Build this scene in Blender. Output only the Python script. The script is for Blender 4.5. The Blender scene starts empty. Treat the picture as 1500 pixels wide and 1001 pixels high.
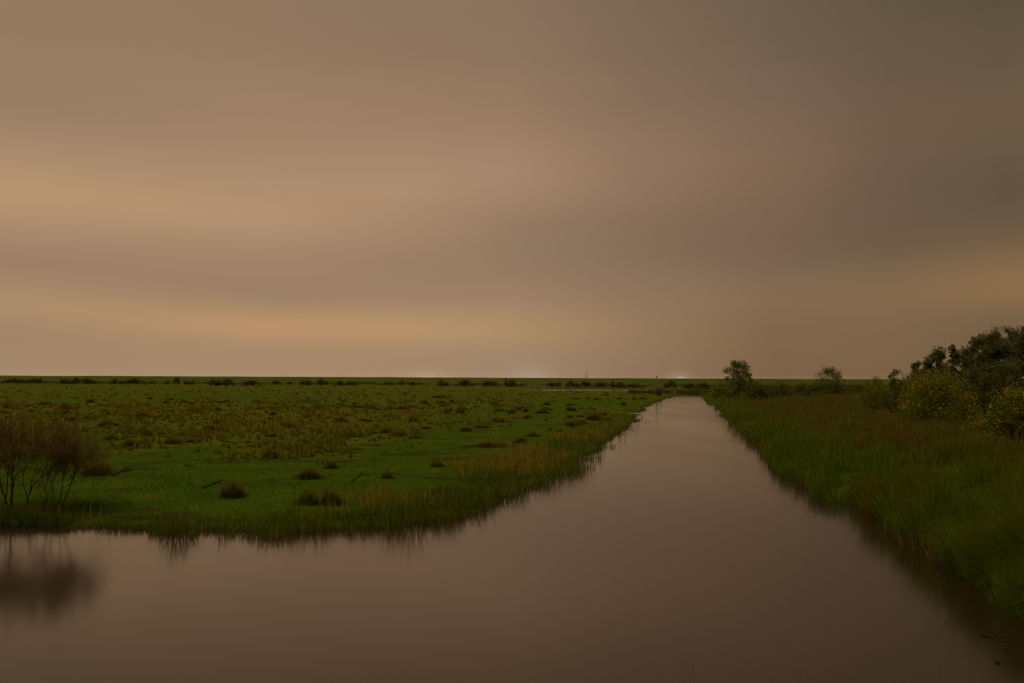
import bpy, math
import numpy as np
from mathutils import Matrix, Vector

rng = np.random.default_rng(7)
R = math.radians
scene = bpy.context.scene
C = scene.collection

# ------------------------------------------------------------------ camera
CAM_H, F_PX, PW, PH = 3.5, 1250.0, 1500.0, 1001.0
PITCH, ROLL = R(2.63), R(0.25)
cam_data = bpy.data.cameras.new('camera')
cam_data.sensor_width = 36.0
cam_data.lens = 36.0 * F_PX / PW
cam_data.clip_start = 0.05
cam_data.clip_end = 20000
cam = bpy.data.objects.new('camera', cam_data)
C.objects.link(cam)
CAM_ROT = (Matrix.Rotation(R(90) + PITCH, 3, 'X') @ Matrix.Rotation(ROLL, 3, 'Z'))
cam.matrix_world = Matrix.Translation((0, 0, CAM_H)) @ CAM_ROT.to_4x4()
scene.camera = cam
MR = np.array(CAM_ROT)

# ------------------------------------------------------------------ render look
scene.render.engine = 'CYCLES'
scene.cycles.use_denoising = True
scene.cycles.max_bounces = 6
scene.cycles.diffuse_bounces = 3
scene.cycles.glossy_bounces = 3
scene.cycles.transparent_max_bounces = 4
vs = scene.view_settings
vs.view_transform = 'Standard'
vs.look = 'None'
vs.exposure = 0.0
vs.gamma = 1.0
vs.use_curve_mapping = False

# ------------------------------------------------------------------ sky and light
SUN_EL, SUN_AZ = R(66), R(-130)          # azimuth measured from the view axis, clockwise
world = bpy.data.worlds.new('World')
scene.world = world
world.use_nodes = True
wt = world.node_tree
for n in list(wt.nodes):
    wt.nodes.remove(n)
def wn(kind, **kw):
    n = wt.nodes.new(kind)
    for k, v in kw.items():
        setattr(n, k, v)
    return n
def wl(a, b):
    wt.links.new(a, b)
def setin(sock, v):
    if hasattr(v, 'is_output'):
        wl(v, sock)
    else:
        sock.default_value = v
def wmath(op, a, b=None, c=None, clamp=False):
    n = wn('ShaderNodeMath', operation=op, use_clamp=clamp)
    for i, v in enumerate((a, b, c)):
        if v is not None:
            setin(n.inputs[i], v)
    return n.outputs[0]
def srgb(c):
    out = []
    for v in c:
        v = v / 255.0
        out.append(v / 12.92 if v <= 0.04045 else ((v + 0.055) / 1.055) ** 2.4)
    return (*out, 1.0)
tc = wn('ShaderNodeTexCoord')
sep = wn('ShaderNodeSeparateXYZ')
wl(tc.outputs['Generated'], sep.inputs[0])
AZ = wmath('ARCTAN2', sep.outputs[0], sep.outputs[1])           # 0 ahead, + to the right
EL = wmath('ARCSINE', sep.outputs[2])
# slow drift of the cloud deck, so that its bands are not ruled lines
comb = wn('ShaderNodeCombineXYZ')
wl(wmath('MULTIPLY', AZ, 1.3), comb.inputs[0])
wl(wmath('MULTIPLY', EL, 5.0), comb.inputs[1])
nz = wn('ShaderNodeTexNoise')
nz.inputs['Scale'].default_value = 2.0
nz.inputs['Detail'].default_value = 3.0
wl(comb.outputs[0], nz.inputs['Vector'])
drift = wmath('SUBTRACT', nz.outputs['Fac'], 0.5)
EL2 = wmath('ADD', EL, wmath('MULTIPLY', drift, 0.007))
ELN = wmath('DIVIDE', EL2, R(60), clamp=True)
# cloud deck lit from below by far towns: (elevation in degrees, colour) per azimuth
COLS = [
    (-30, [(0, (165, 137, 106)), (2.7, (162, 132, 102)), (4.4, (173, 140, 105)), (6.6, (157, 128, 101)), (7.9, (165, 133, 104)), (9.5, (178, 144, 109)), (10.9, (182, 148, 110)), (12.8, (172, 140, 108)), (15.3, (155, 127, 100)), (17.8, (150, 124, 98)), (23.6, (146, 121, 95)), (60, (136, 114, 90))]),
    (-16.5, [(0, (165, 136, 105)), (2.2, (170, 138, 105)), (3.5, (186, 145, 105)), (5.2, (161, 131, 101)), (6.6, (159, 129, 103)), (8.5, (168, 136, 107)), (10.3, (179, 144, 112)), (13.5, (170, 138, 108)), (16.2, (160, 130, 102)), (20.1, (150, 123, 97)), (23.6, (145, 119, 94)), (60, (134, 111, 88))]),
    (-7, [(0, (164, 136, 106)), (2.0, (168, 137, 105)), (3.4, (182, 145, 104)), (5.4, (160, 130, 102)), (8.0, (156, 127, 100)), (11.0, (169, 136, 106)), (13.7, (172, 139, 110)), (16.2, (159, 129, 102)), (20.1, (148, 120, 95)), (23.6, (141, 116, 92)), (60, (130, 108, 86))]),
    (0, [(0, (160, 133, 107)), (2.0, (164, 134, 104)), (3.4, (172, 140, 102)), (5.6, (158, 128, 101)), (8.9, (147, 121, 96)), (11.3, (155, 126, 100)), (13.8, (167, 135, 108)), (16.2, (158, 127, 101)), (20.1, (145, 118, 94)), (23.6, (137, 113, 91)), (60, (124, 104, 83))]),
    (8, [(0, (143, 116, 90)), (3.4, (150, 121, 90)), (6, (143, 116, 90)), (9.0, (134, 109, 86)), (12, (142, 114, 91)), (14.5, (146, 117, 93)), (18, (135, 110, 88)), (23.6, (124, 104, 83)), (60, (112, 95, 76))]),
    (17, [(0, (124, 97, 68)), (3.5, (128, 101, 73)), (5.6, (132, 106, 78)), (7.2, (124, 101, 78)), (9.0, (121, 97, 77)), (11.7, (125, 100, 78)), (14, (129, 103, 81)), (17.5, (122, 100, 81)), (20, (115, 96, 77)), (23.6, (109, 93, 74)), (60, (100, 85, 68))]),
    (24, [(0, (122, 96, 68)), (3.5, (126, 100, 72)), (5.7, (131, 104, 74)), (8.0, (112, 92, 70)), (12, (109, 89, 70)), (16, (111, 91, 71)), (20, (104, 87, 69)), (23.6, (98, 84, 66)), (60, (90, 77, 60))]),
    (30, [(0, (112, 90, 66)), (3.8, (120, 97, 68)), (5.6, (139, 108, 72)), (7.6, (122, 98, 68)), (9.6, (103, 85, 64)), (12, (99, 83, 64)), (15.5, (107, 89, 67)), (18.5, (101, 85, 66)), (23.6, (89, 76, 58)), (60, (82, 70, 54))]),
]
def ramp(stops):
    r = wn('ShaderNodeValToRGB')
    r.color_ramp.interpolation = 'CARDINAL' if len(stops) > 6 else 'LINEAR'
    el = r.color_ramp.elements
    while len(el) < len(stops):
        el.new(0.5)
    for e, (p, c) in zip(el, stops):
        e.position = p / 60.0
        e.color = srgb(c)
    wl(ELN, r.inputs[0])
    return r.outputs[0]
back = [(0, (150, 124, 97)), (6, (148, 121, 94)), (24, (122, 103, 82)), (60, (112, 95, 76))]
deck = ramp(back)
prev = -150
def mixrgb(fac, a, b, blend='MIX'):
    m = wn('ShaderNodeMix', data_type='RGBA', blend_type=blend)
    setin(m.inputs[0], fac)
    setin(m.inputs[6], a)
    setin(m.inputs[7], b)
    return m.outputs[2]
for a, stops in COLS + [(150, back)]:
    mr = wn('ShaderNodeMapRange', interpolation_type='LINEAR')
    wl(AZ, mr.inputs[0])
    mr.inputs[1].default_value = R(prev)
    mr.inputs[2].default_value = R(a)
    deck = mixrgb(mr.outputs[0], deck, ramp(stops))
    prev = a
# fine horizontal streaks
comb2 = wn('ShaderNodeCombineXYZ')
wl(wmath('MULTIPLY', AZ, 1.0), comb2.inputs[0])
wl(wmath('MULTIPLY', wmath('ADD', EL, wmath('MULTIPLY', AZ, 0.03)), 14.0), comb2.inputs[1])
nz2 = wn('ShaderNodeTexNoise')
nz2.inputs['Scale'].default_value = 1.6
nz2.inputs['Detail'].default_value = 2.0
wl(comb2.outputs[0], nz2.inputs['Vector'])
streak = wmath('MULTIPLY_ADD', wmath('SUBTRACT', nz2.outputs['Fac'], 0.5), 0.09, 1.0)
deck = mixrgb(1.0, deck, streak, 'MULTIPLY')
# light domes of far towns just over the horizon
def dome(az, sx, sy, col, amt):
    dx = wmath('DIVIDE', wmath('SUBTRACT', AZ, R(az)), R(sx))
    dy = wmath('DIVIDE', EL, R(sy))
    d2 = wmath('ADD', wmath('MULTIPLY', dx, dx), wmath('MULTIPLY', dy, dy))
    g = wmath('MULTIPLY', wmath('POWER', 2.718, wmath('MULTIPLY', d2, -1.0)), amt)
    return g, col
for a in ((-5.7, 1.2, 0.55, (1.0, 0.85, 0.6, 1), 0.08), (1.4, 1.3, 0.9, (0.8, 0.9, 1.0, 1), 0.065), (11.1, 0.8, 0.6, (1.0, 0.95, 0.95, 1), 0.08), (0, 60, 0.30, (1.0, 0.72, 0.48, 1), 0.06)):
    g, col = dome(*a)
    deck = mixrgb(g, deck, col, 'ADD')
sky = wn('ShaderNodeTexSky', sky_type='NISHITA')
sky.sun_disc = False
sky.sun_elevation = SUN_EL
sky.sun_rotation = SUN_AZ
sky_dim = mixrgb(1.0, sky.outputs[0], (0.05, 0.05, 0.05, 1), 'MULTIPLY')
total = mixrgb(0.985, sky_dim, deck)            # nearly closed cloud cover
bg = wn('ShaderNodeBackground')
wl(total, bg.inputs[0])
bg.inputs[1].default_value = 1.0
wo = wn('ShaderNodeOutputWorld')
wl(bg.outputs[0], wo.inputs[0])

sun_data = bpy.data.lights.new('sun', 'SUN')
sun_data.energy = 1.5
sun_data.angle = R(35)
sun_data.color = (1.0, 0.93, 0.80)
sun = bpy.data.objects.new('sun', sun_data)
C.objects.link(sun)
sdir = Vector((math.sin(SUN_AZ) * math.cos(SUN_EL), math.cos(SUN_AZ) * math.cos(SUN_EL), math.sin(SUN_EL)))
sun.rotation_euler = sdir.to_track_quat('Z', 'Y').to_euler()
sun.location = (0, 0, 60)

# ------------------------------------------------------------------ helpers
def tag(o, label=None, cat=None, group=None, kind=None):
    if label: o['label'] = label
    if cat: o['category'] = cat
    if group: o['group'] = group
    if kind: o['kind'] = kind
    return o

def rays(px, py):
    px = np.asarray(px, float); py = np.asarray(py, float)
    d = np.stack([(px - PW / 2) / F_PX, (PH / 2 - py) / F_PX, -np.ones_like(px)], -1)
    return d @ MR.T
def at(px, py, z=0.0):
    d = rays(px, py)
    t = (z - CAM_H) / d[..., 2]
    return np.stack([d[..., 0] * t, d[..., 1] * t], -1)

def hash2(ix, iy, s):
    n = (ix * 374761393 + iy * 668265263 + s * 1442695041) & 0xffffffff
    n = ((n ^ (n >> 13)) * 1274126177) & 0xffffffff
    return ((n ^ (n >> 16)) & 0xffff) / 65535.0
def vnoise(x, y, s=0):
    ix = np.floor(x).astype(np.int64); iy = np.floor(y).astype(np.int64)
    fx = x - ix; fy = y - iy
    fx = fx * fx * (3 - 2 * fx); fy = fy * fy * (3 - 2 * fy)
    a = hash2(ix, iy, s); b = hash2(ix + 1, iy, s); c = hash2(ix, iy + 1, s); d = hash2(ix + 1, iy + 1, s)
    return (a * (1 - fx) + b * fx) * (1 - fy) + (c * (1 - fx) + d * fx) * fy
def fbm(x, y, s=0, o=3):
    v = 0; a = 0.5; t = 0
    for i in range(o):
        v = v + a * vnoise(x * 2 ** i + 17.3 * i, y * 2 ** i - 9.1 * i, s + i); t += a; a *= 0.5
    return v / t
def sstep(x, a, b):
    t = np.clip((x - a) / (b - a), 0, 1)
    return t * t * (3 - 2 * t)

def sdist(P, poly, lim=14.0):
    """signed distance to a closed polygon, negative inside, clamped to lim metres"""
    P = np.asarray(P, float)
    out = np.full(len(P), lim)
    A = poly; B = np.roll(poly, -1, 0)
    x0, x1 = poly[:, 0].min() - lim, poly[:, 0].max() + lim
    y0, y1 = poly[:, 1].min() - lim, poly[:, 1].max() + lim
    idx = np.nonzero((P[:, 0] > x0) & (P[:, 0] < x1) & (P[:, 1] > y0) & (P[:, 1] < y1))[0]
    if not len(idx): return out
    idx = idx[np.argsort(P[idx, 1])]
    lo = np.minimum(A[:, 1], B[:, 1]); hi = np.maximum(A[:, 1], B[:, 1])
    for c0 in range(0, len(idx), 6000):
        ii_ = idx[c0:c0 + 6000]
        x = P[ii_, 0][:, None]; y = P[ii_, 1][:, None]
        m = (hi > y.min() - lim) & (lo < y.max() + lim)
        a = A[m]; e = B[m] - a
        t = np.clip(((x - a[:, 0]) * e[:, 0] + (y - a[:, 1]) * e[:, 1]) / ((e ** 2).sum(1) + 1e-12), 0, 1)
        d2 = ((x - a[:, 0] - t * e[:, 0]) ** 2 + (y - a[:, 1] - t * e[:, 1]) ** 2).min(1)
        ay = a[:, 1]; by = ay + e[:, 1]
        c = ((ay > y) != (by > y)) & (x < e[:, 0] * (y - ay) / np.where(e[:, 1] == 0, 1e-12, e[:, 1]) + a[:, 0])
        ins = c.sum(1) % 2 == 1
        d = np.minimum(np.sqrt(d2), lim)
        out[ii_] = np.where(ins, -d, d)
    return out

# ------------------------------------------------------------------ the waterline
LEFT_PX = [(-700, 762), (-300, 768), (-60, 768), (20, 769), (90, 774), (150, 776), (230, 780), (330, 781), (420, 780), (500, 778), (565, 775),
           (612, 768), (655, 760), (690, 748), (735, 733), (785, 712), (838, 690), (862, 668), (880, 655), (905, 638), (928, 622), (936, 609),
           (945, 598), (962, 590), (985, 581.5), (994, 579)]
RIGHT_PX = [(1028, 579), (1030, 583), (1038, 590), (1058, 604), (1082, 628), (1106, 652), (1130, 676), (1158, 702), (1188, 720), (1215, 732), (1262, 744),
            (1300, 757), (1325, 775), (1345, 795), (1378, 812), (1420, 838), (1470, 862), (1530, 900), (1600, 985)]
lp = at(*np.array(LEFT_PX).T)
rp = at(*np.array(RIGHT_PX).T)
near_edge = np.array([(7.6, 8.2), (4, 7.6), (0, 7.3), (-6, 7.4), (-20, 8.0), (-60, 10.0)])
left_far = np.array([(-60, 22.0)])
CANAL = np.vstack([left_far, lp, rp, near_edge])
# crumbled bank lines
def crumble(poly):
    out = []
    for i in range(len(poly)):
        a = poly[i]; b = poly[(i + 1) % len(poly)]
        L = np.hypot(*(b - a)); n = int(np.clip(L / 0.5, 1, 26))
        t = np.arange(n)[:, None] / n
        p = a + (b - a) * t
        nrm = np.array([(b - a)[1], -(b - a)[0]]) / (L + 1e-9)
        far_ = np.clip(p[:, 1] / 60, 0.6, 1.3)
        j = (fbm(p[:, 0] * 0.55, p[:, 1] * 0.45, 5, 3) - 0.5) * np.where(p[:, 0] > 0.207 * p[:, 1] - 0.25, 1.9, 1.25) * far_
        out.append(p + nrm * j[:, None])
    return np.vstack(out)
CANAL = crumble(CANAL)
POND = at(*np.array([(770, 571.4), (860, 570.9), (965, 571.3), (962, 574.0), (925, 573.2), (925, 572.6), (860, 572.9), (790, 573.0)]).T)
PUD = [at(*np.array(q).T) for q in (
    [(893, 604.6), (900, 603.2), (911, 603.2), (913, 604.2), (905, 605.2)],
    [(916, 606.4), (924, 604.9), (940, 605.0), (940, 607.0), (926, 607.0)],
    [(931, 592.6), (938, 591.8), (942, 592.4), (936, 593.2)])]
FURROW = at(*np.array([(470, 672), (540, 667), (610, 662), (665, 658), (700, 653), (735, 649)]).T, 0.3)
SEDGE_R = at(*np.array([(330, 690), (520, 672), (560, 655), (590, 635), (640, 612), (720, 598), (800, 586), (900, 574)]).T, 0.3)
AX0 = at(1011, 579.0); AX1 = at(1180, 800.0)        # axis of the canal
AXD = (AX0 - AX1) / np.hypot(*(AX0 - AX1)); AXN = np.array([AXD[1], -AXD[0]])

def cross(P):
    return (P - AX1) @ AXN                            # + on the right hand bank
def seg_dist(P, line):
    best = np.full(len(P), 1e18)
    for a, b in zip(line[:-1], line[1:]):
        e = b - a
        t = np.clip(((P - a) @ e) / (e @ e), 0, 1)
        best = np.minimum(best, ((P - a - t[:, None] * e) ** 2).sum(1))
    return np.sqrt(best)
def ground(P, want_sd=False):
    x = P[:, 0]; y = P[:, 1]
    sd = sdist(P, CANAL)
    c = cross(P)
    near = 1 - sstep(y, 7.0, 12.0)
    right = sstep(c, -3.0, 6.0)
    hl = 0.10 * sstep(sd, 0, 0.5) + 0.22 * sstep(sd, 0.3, 4.0) + (fbm(x * 0.25, y * 0.25, 3) - 0.5) * 0.14 * sstep(sd, 1, 5)
    hr = 0.45 * sstep(sd, 0, 0.5) + 0.85 * sstep(sd, 0.3, 5.5) + (fbm(x * 0.3, y * 0.3, 8) - 0.5) * 0.3 * sstep(sd, 1, 5) + (fbm(x * 0.85, y * 0.5, 9, 2) - 0.5) * 0.75 * sstep(sd, 0.1, 1.2) * (1 - 0.6 * sstep(sd, 3, 7))
    hn = 1.68 * sstep(sd, 0, 4.5)
    h = hl * (1 - right) + hr * right
    h = h * (1 - near) + hn * near
    far = sstep(y, 40, 60)
    for q in PUD + [POND]:
        m = far > 0
        if m.any():
            d = sdist(P[m], q)
            w = 2.0 if q is not POND else 8.0
            h[m] = np.where(d > 0, np.minimum(h[m], 0.02 + 0.3 * sstep(d, 0, w * 1.6)), -0.15)
    fd = seg_dist(P, FURROW)
    h = h - 0.13 * (1 - sstep(fd, 0.1, 0.5))
    h = np.where(sd < 0, -0.9 * sstep(-sd, 0.0, 1.6) - 0.02, np.maximum(h, 0.012))
    # (ponds lie apart from the canal)
    for q in PUD + [POND]:
        m = far > 0
        if m.any():
            d = sdist(P[m], q)
            hm = h[m]; hm[d <= 0] = -0.12; h[m] = hm
    return (h, sd) if want_sd else h
def gpt(px, py):
    """where the sight line of a pixel meets the ground (measured, then placed)"""
    px = np.atleast_1d(np.asarray(px, float)); py = np.atleast_1d(np.asarray(py, float))
    z = np.full(len(px), 0.3)
    for _ in range(9):
        P = at(px, py, z)
        z = 0.5 * z + 0.5 * np.clip(ground(P), 0, 3)
    P = at(px, py, z)
    return np.column_stack([P, ground(P)])

# ------------------------------------------------------------------ meshes
def mesh_np(name, V, F, attrs=None, smooth=False):
    V = np.asarray(V, np.float32); F = np.asarray(F, np.int32)
    me = bpy.data.meshes.new(name)
    k = F.shape[1]
    me.vertices.add(len(V)); me.vertices.foreach_set('co', V.ravel())
    me.loops.add(F.size); me.loops.foreach_set('vertex_index', F.ravel())
    me.polygons.add(len(F))
    me.polygons.foreach_set('loop_start', np.arange(0, F.size, k, dtype=np.int32))
    me.polygons.foreach_set('loop_total', np.full(len(F), k, np.int32))
    if smooth:
        me.polygons.foreach_set('use_smooth', np.ones(len(F), bool))
    for an, av in (attrs or {}).items():
        a = me.attributes.new(an, 'FLOAT', 'POINT')
        a.data.foreach_set('value', np.asarray(av, np.float32))
    me.update(calc_edges=True)
    return me
def link(name, me, mat, parent=None, loc=None):
    o = bpy.data.objects.new(name, me)
    C.objects.link(o)
    if mat is not None and not me.materials:
        me.materials.append(mat)
    if parent: o.parent = parent
    if loc is not None: o.location = loc
    return o
def empty(name, loc, rz=0.0):
    o = bpy.data.objects.new(name, None)
    C.objects.link(o)
    o.location = loc; o.rotation_euler = (0, 0, rz); o.empty_display_size = 0.3
    return o

class Geo:
    def __init__(s):
        s.V = []; s.F = []; s.hue = []; s.tip = []; s.n = 0
    def add(s, V, F, hue, tip):
        s.V.append(V); s.F.append(F + s.n); s.hue.append(hue); s.tip.append(tip); s.n += len(V)
        return s
    def mesh(s, name):
        return mesh_np(name, np.vstack(s.V), np.vstack(s.F), {'hue': np.concatenate(s.hue), 'tip': np.concatenate(s.tip)})

def blades(base, h, w, lean, hue, yaw=None, curve=0.35):
    """base (n,3), h (n), w (n), lean (n,2) metres at the tip"""
    n = len(base)
    yaw = rng.uniform(0, math.pi, n) if yaw is None else yaw
    s = np.stack([np.cos(yaw), np.sin(yaw), np.zeros(n)], 1) * (w / 2)[:, None]
    L = np.column_stack([lean, np.zeros(n)])
    mid = base + np.column_stack([np.zeros((n, 2)), h * 0.55]) + L * curve
    drop = np.sqrt(np.maximum(h ** 2 - (lean ** 2).sum(1), (0.3 * h) ** 2))
    top = base + np.column_stack([np.zeros((n, 2)), drop]) + L
    V = np.stack([base - s, base + s, mid - s * 0.8, mid + s * 0.8, top], 1).reshape(-1, 3)
    o = (np.arange(n) * 5)[:, None, None]
    F = (np.array([[0, 1, 3], [0, 3, 2], [2, 3, 4]])[None] + o).reshape(-1, 3)
    return V, F, np.repeat(hue, 5), np.tile([0, 0, 0.55, 0.55, 1.0], n)

def leaves(pos, size, hue, up=0.3, aspect=0.55):
    n = len(pos)
    a = rng.normal(size=(n, 3)); a /= np.linalg.norm(a, axis=1)[:, None]
    b = rng.normal(size=(n, 3)); b[:, 2] += up
    b -= (b * a).sum(1)[:, None] * a; b /= np.linalg.norm(b, axis=1)[:, None]
    c = np.cross(a, b)
    sz = size[:, None]
    V = np.stack([pos - a * sz * 0.5, pos + b * sz * aspect * 0.5 + c * sz * 0.06, pos + a * sz * 0.5, pos - b * sz * aspect * 0.5 + c * sz * 0.06], 1).reshape(-1, 3)
    o = (np.arange(n) * 4)[:, None, None]
    F = (np.array([[0, 1, 2], [0, 2, 3]])[None] + o).reshape(-1, 3)
    return V, F, np.repeat(hue, 4), np.full(n * 4, 0.5)

def tube(pts, rad, sides=6, hue=0.5):
    pts = np.asarray(pts, float); n = len(pts)
    V = []
    for i in range(n):
        d = pts[min(i + 1, n - 1)] - pts[max(i - 1, 0)]
        d = d / (np.linalg.norm(d) + 1e-9)
        u = np.cross(d, (0.3, 1, 0.1)); u /= np.linalg.norm(u) + 1e-9
        v = np.cross(d, u)
        a = np.arange(sides) * 2 * math.pi / sides
        V.append(pts[i] + rad[i] * (np.cos(a)[:, None] * u + np.sin(a)[:, None] * v))
    V = np.vstack(V)
    F = []
    for i in range(n - 1):
        for k in range(sides):
            k2 = (k + 1) % sides
            a, b, c, d = i * sides + k, i * sides + k2, (i + 1) * sides + k2, (i + 1) * sides + k
            F += [(a, b, c), (a, c, d)]
    for k in range(1, sides - 1):
        F.append(((n - 1) * sides, (n - 1) * sides + k, (n - 1) * sides + k + 1))
        F.append((0, k + 1, k))
    return V, np.array(F), np.full(len(V), hue), np.zeros(len(V))

def bent(a, b, sag=0.15, n=5):
    a = np.asarray(a, float); b = np.asarray(b, float)
    L = np.linalg.norm(b - a)
    off = rng.normal(size=3) * sag * L
    t = np.linspace(0, 1, n)[:, None]
    return a + (b - a) * t + off * (t * (1 - t) * 2)

# ------------------------------------------------------------------ materials
def mat_new(name):
    m = bpy.data.materials.new(name); m.use_nodes = True
    nt = m.node_tree
    for n in list(nt.nodes): nt.nodes.remove(n)
    out = nt.nodes.new('ShaderNodeOutputMaterial')
    b = nt.nodes.new('ShaderNodeBsdfPrincipled')
    nt.links.new(b.outputs[0], out.inputs[0])
    return m, nt, b
def ramp_node(nt, src, stops, interp='LINEAR'):
    r = nt.nodes.new('ShaderNodeValToRGB')
    r.color_ramp.interpolation = interp
    el = r.color_ramp.elements
    while len(el) < len(stops): el.new(0.5)
    for e, (p, c) in zip(el, stops):
        e.position = p; e.color = (*c, 1)
    nt.links.new(src, r.inputs[0])
    return r.outputs[0]
def attr(nt, name):
    a = nt.nodes.new('ShaderNodeAttribute'); a.attribute_name = name
    return a.outputs['Fac']
def nmix(nt, fac, a, b, blend='MIX'):
    m = nt.nodes.new('ShaderNodeMix'); m.data_type = 'RGBA'; m.blend_type = blend
    for s, v in ((m.inputs[0], fac), (m.inputs[6], a), (m.inputs[7], b)):
        if hasattr(v, 'is_output'): nt.links.new(v, s)
        elif isinstance(v, tuple) and len(v) == 3: s.default_value = (*v, 1)
        else: s.default_value = v
    return m.outputs[2]
def noise(nt, scale, detail=4, vec=None, rough=0.55):
    n = nt.nodes.new('ShaderNodeTexNoise')
    n.inputs['Scale'].default_value = scale; n.inputs['Detail'].default_value = detail
    n.inputs['Roughness'].default_value = rough
    if vec is not None: nt.links.new(vec, n.inputs['Vector'])
    return n.outputs['Fac']
def mapr(nt, v, a, b, c=0.0, d=1.0):
    n = nt.nodes.new('ShaderNodeMapRange'); n.interpolation_type = 'SMOOTHSTEP'
    nt.links.new(v, n.inputs[0])
    for i, q in enumerate((a, b, c, d)): n.inputs[i + 1].default_value = q
    return n.outputs[0]
def plant_mat(name, hues, tipcol=None, tip_from=0.4, tip_amt=0.8, rough=0.75, trans=0.25):
    m, nt, b = mat_new(name)
    col = ramp_node(nt, attr(nt, 'hue'), [(i / max(1, len(hues) - 1), c) for i, c in enumerate(hues)])
    if tipcol:
        col = nmix(nt, mapr(nt, attr(nt, 'tip'), tip_from, 1.0, 0, tip_amt), col, tipcol)
    nt.links.new(col, b.inputs['Base Color'])
    b.inputs['Roughness'].default_value = rough
    b.inputs['Specular IOR Level'].default_value = 0.03
    if trans:
        tr = nt.nodes.new('ShaderNodeBsdfTranslucent')
        nt.links.new(col, tr.inputs[0])
        mx = nt.nodes.new('ShaderNodeMixShader'); mx.inputs[0].default_value = trans
        nt.links.new(b.outputs[0], mx.inputs[1]); nt.links.new(tr.outputs[0], mx.inputs[2])
        nt.links.new(mx.outputs[0], nt.nodes['Material Output'].inputs[0])
    return m

M = {}
M['pasture'] = plant_mat('pasture_grass', [(0.058, 0.104, 0.002), (0.073, 0.118, 0.003), (0.092, 0.118, 0.004)])
M['bank'] = plant_mat('bank_grass', [(0.055, 0.085, 0.003), (0.085, 0.110, 0.004), (0.13, 0.125, 0.006), (0.18, 0.12, 0.010)])
M['reed'] = plant_mat('pale_reed', [(0.13, 0.12, 0.006), (0.24, 0.165, 0.014), (0.40, 0.26, 0.055)], (0.36, 0.22, 0.04), 0.4, 0.6)
M['rough_grass'] = plant_mat('rough_grass', [(0.064, 0.118, 0.002), (0.098, 0.142, 0.003), (0.12, 0.120, 0.004), (0.13, 0.085, 0.006)], (0.14, 0.13, 0.008), 0.5, 0.4)
M['brown_grass'] = plant_mat('brown_grass', [(0.075, 0.085, 0.004), (0.105, 0.080, 0.006), (0.135, 0.085, 0.012)], (0.13, 0.085, 0.014), 0.5, 0.5)
M['dead_stalk'] = plant_mat('dead_stalk', [(0.06, 0.05, 0.012), (0.14, 0.080, 0.015), (0.26, 0.16, 0.04)], None)
M['seed'] = plant_mat('seed_head', [(0.15, 0.11, 0.035), (0.22, 0.16, 0.07)], None)
M['sedge'] = plant_mat('sedge', [(0.085, 0.110, 0.004), (0.15, 0.150, 0.006), (0.23, 0.185, 0.012), (0.22, 0.130, 0.012)], (0.32, 0.235, 0.03), 0.25, 0.7)
M['rush'] = plant_mat('rush', [(0.036, 0.055, 0.003), (0.050, 0.066, 0.004), (0.070, 0.070, 0.005)], (0.32, 0.175, 0.014), 0.45, 0.9)
M['farbush'] = plant_mat('far_bush_leaf', [(0.045, 0.038, 0.012), (0.065, 0.052, 0.016), (0.085, 0.060, 0.016)])
M['farbush_y'] = plant_mat('yellowing_far_bush_leaf', [(0.10, 0.095, 0.008), (0.15, 0.115, 0.012)])
M['willow'] = plant_mat('willow_leaf', [(0.085, 0.095, 0.018), (0.12, 0.125, 0.028), (0.17, 0.155, 0.045)])
M['tree'] = plant_mat('tree_leaf', [(0.085, 0.110, 0.012), (0.12, 0.140, 0.020), (0.17, 0.13, 0.025)])
M['olive'] = plant_mat('olive_shrub_leaf', [(0.065, 0.080, 0.006), (0.09, 0.095, 0.008), (0.115, 0.095, 0.010)])
M['yellow'] = plant_mat('yellow_shrub_leaf', [(0.065, 0.105, 0.006), (0.14, 0.155, 0.008), (0.27, 0.21, 0.012), (0.32, 0.20, 0.013), (0.28, 0.13, 0.012)])
M['twig'] = plant_mat('bare_twig', [(0.11, 0.080, 0.012), (0.15, 0.105, 0.018), (0.19, 0.135, 0.028)], None, trans=0.0)
M['pinktwig'] = plant_mat('pale_bare_twig', [(0.14, 0.085, 0.05), (0.18, 0.11, 0.07)], None, trans=0.0)

def bark(name, c1, c2):
    m, nt, b = mat_new(name)
    tcn = nt.nodes.new('ShaderNodeTexCoord')
    col = ramp_node(nt, noise(nt, 14, 5, tcn.outputs['Object']), [(0.3, c1), (0.7, c2)])
    nt.links.new(col, b.inputs['Base Color']); b.inputs['Roughness'].default_value = 0.9
    b.inputs['Specular IOR Level'].default_value = 0.1
    return m
M['bark'] = bark('dark_bark', (0.024, 0.016, 0.006), (0.055, 0.038, 0.016))
M['wood'] = bark('weathered_wood', (0.07, 0.055, 0.040), (0.15, 0.12, 0.09))

# soil and turf under the blades
m, nt, b = mat_new('marsh_turf')
geo = nt.nodes.new('ShaderNodeNewGeometry'); P = geo.outputs['Position']
turf = ramp_node(nt, noise(nt, 0.55, 6, P), [(0.28, (0.036, 0.063, 0.002)), (0.55, (0.054, 0.088, 0.003)), (0.8, (0.086, 0.098, 0.004))])
fine = ramp_node(nt, noise(nt, 7.0, 4, P), [(0.3, (0.78, 0.78, 0.78)), (0.65, (1.08, 1.08, 1.08))])
turf = nmix(nt, 1.0, turf, fine, 'MULTIPLY')
sedge = ramp_node(nt, noise(nt, 1.3, 5, P), [(0.3, (0.050, 0.064, 0.003)), (0.5, (0.085, 0.080, 0.004)), (0.72, (0.15, 0.105, 0.008))])
col = nmix(nt, attr(nt, 'sedge'), turf, sedge)
brown = ramp_node(nt, noise(nt, 1.1, 5, P), [(0.3, (0.030, 0.034, 0.003)), (0.7, (0.065, 0.048, 0.005))])
col = nmix(nt, attr(nt, 'rough'), col, brown)
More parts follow.
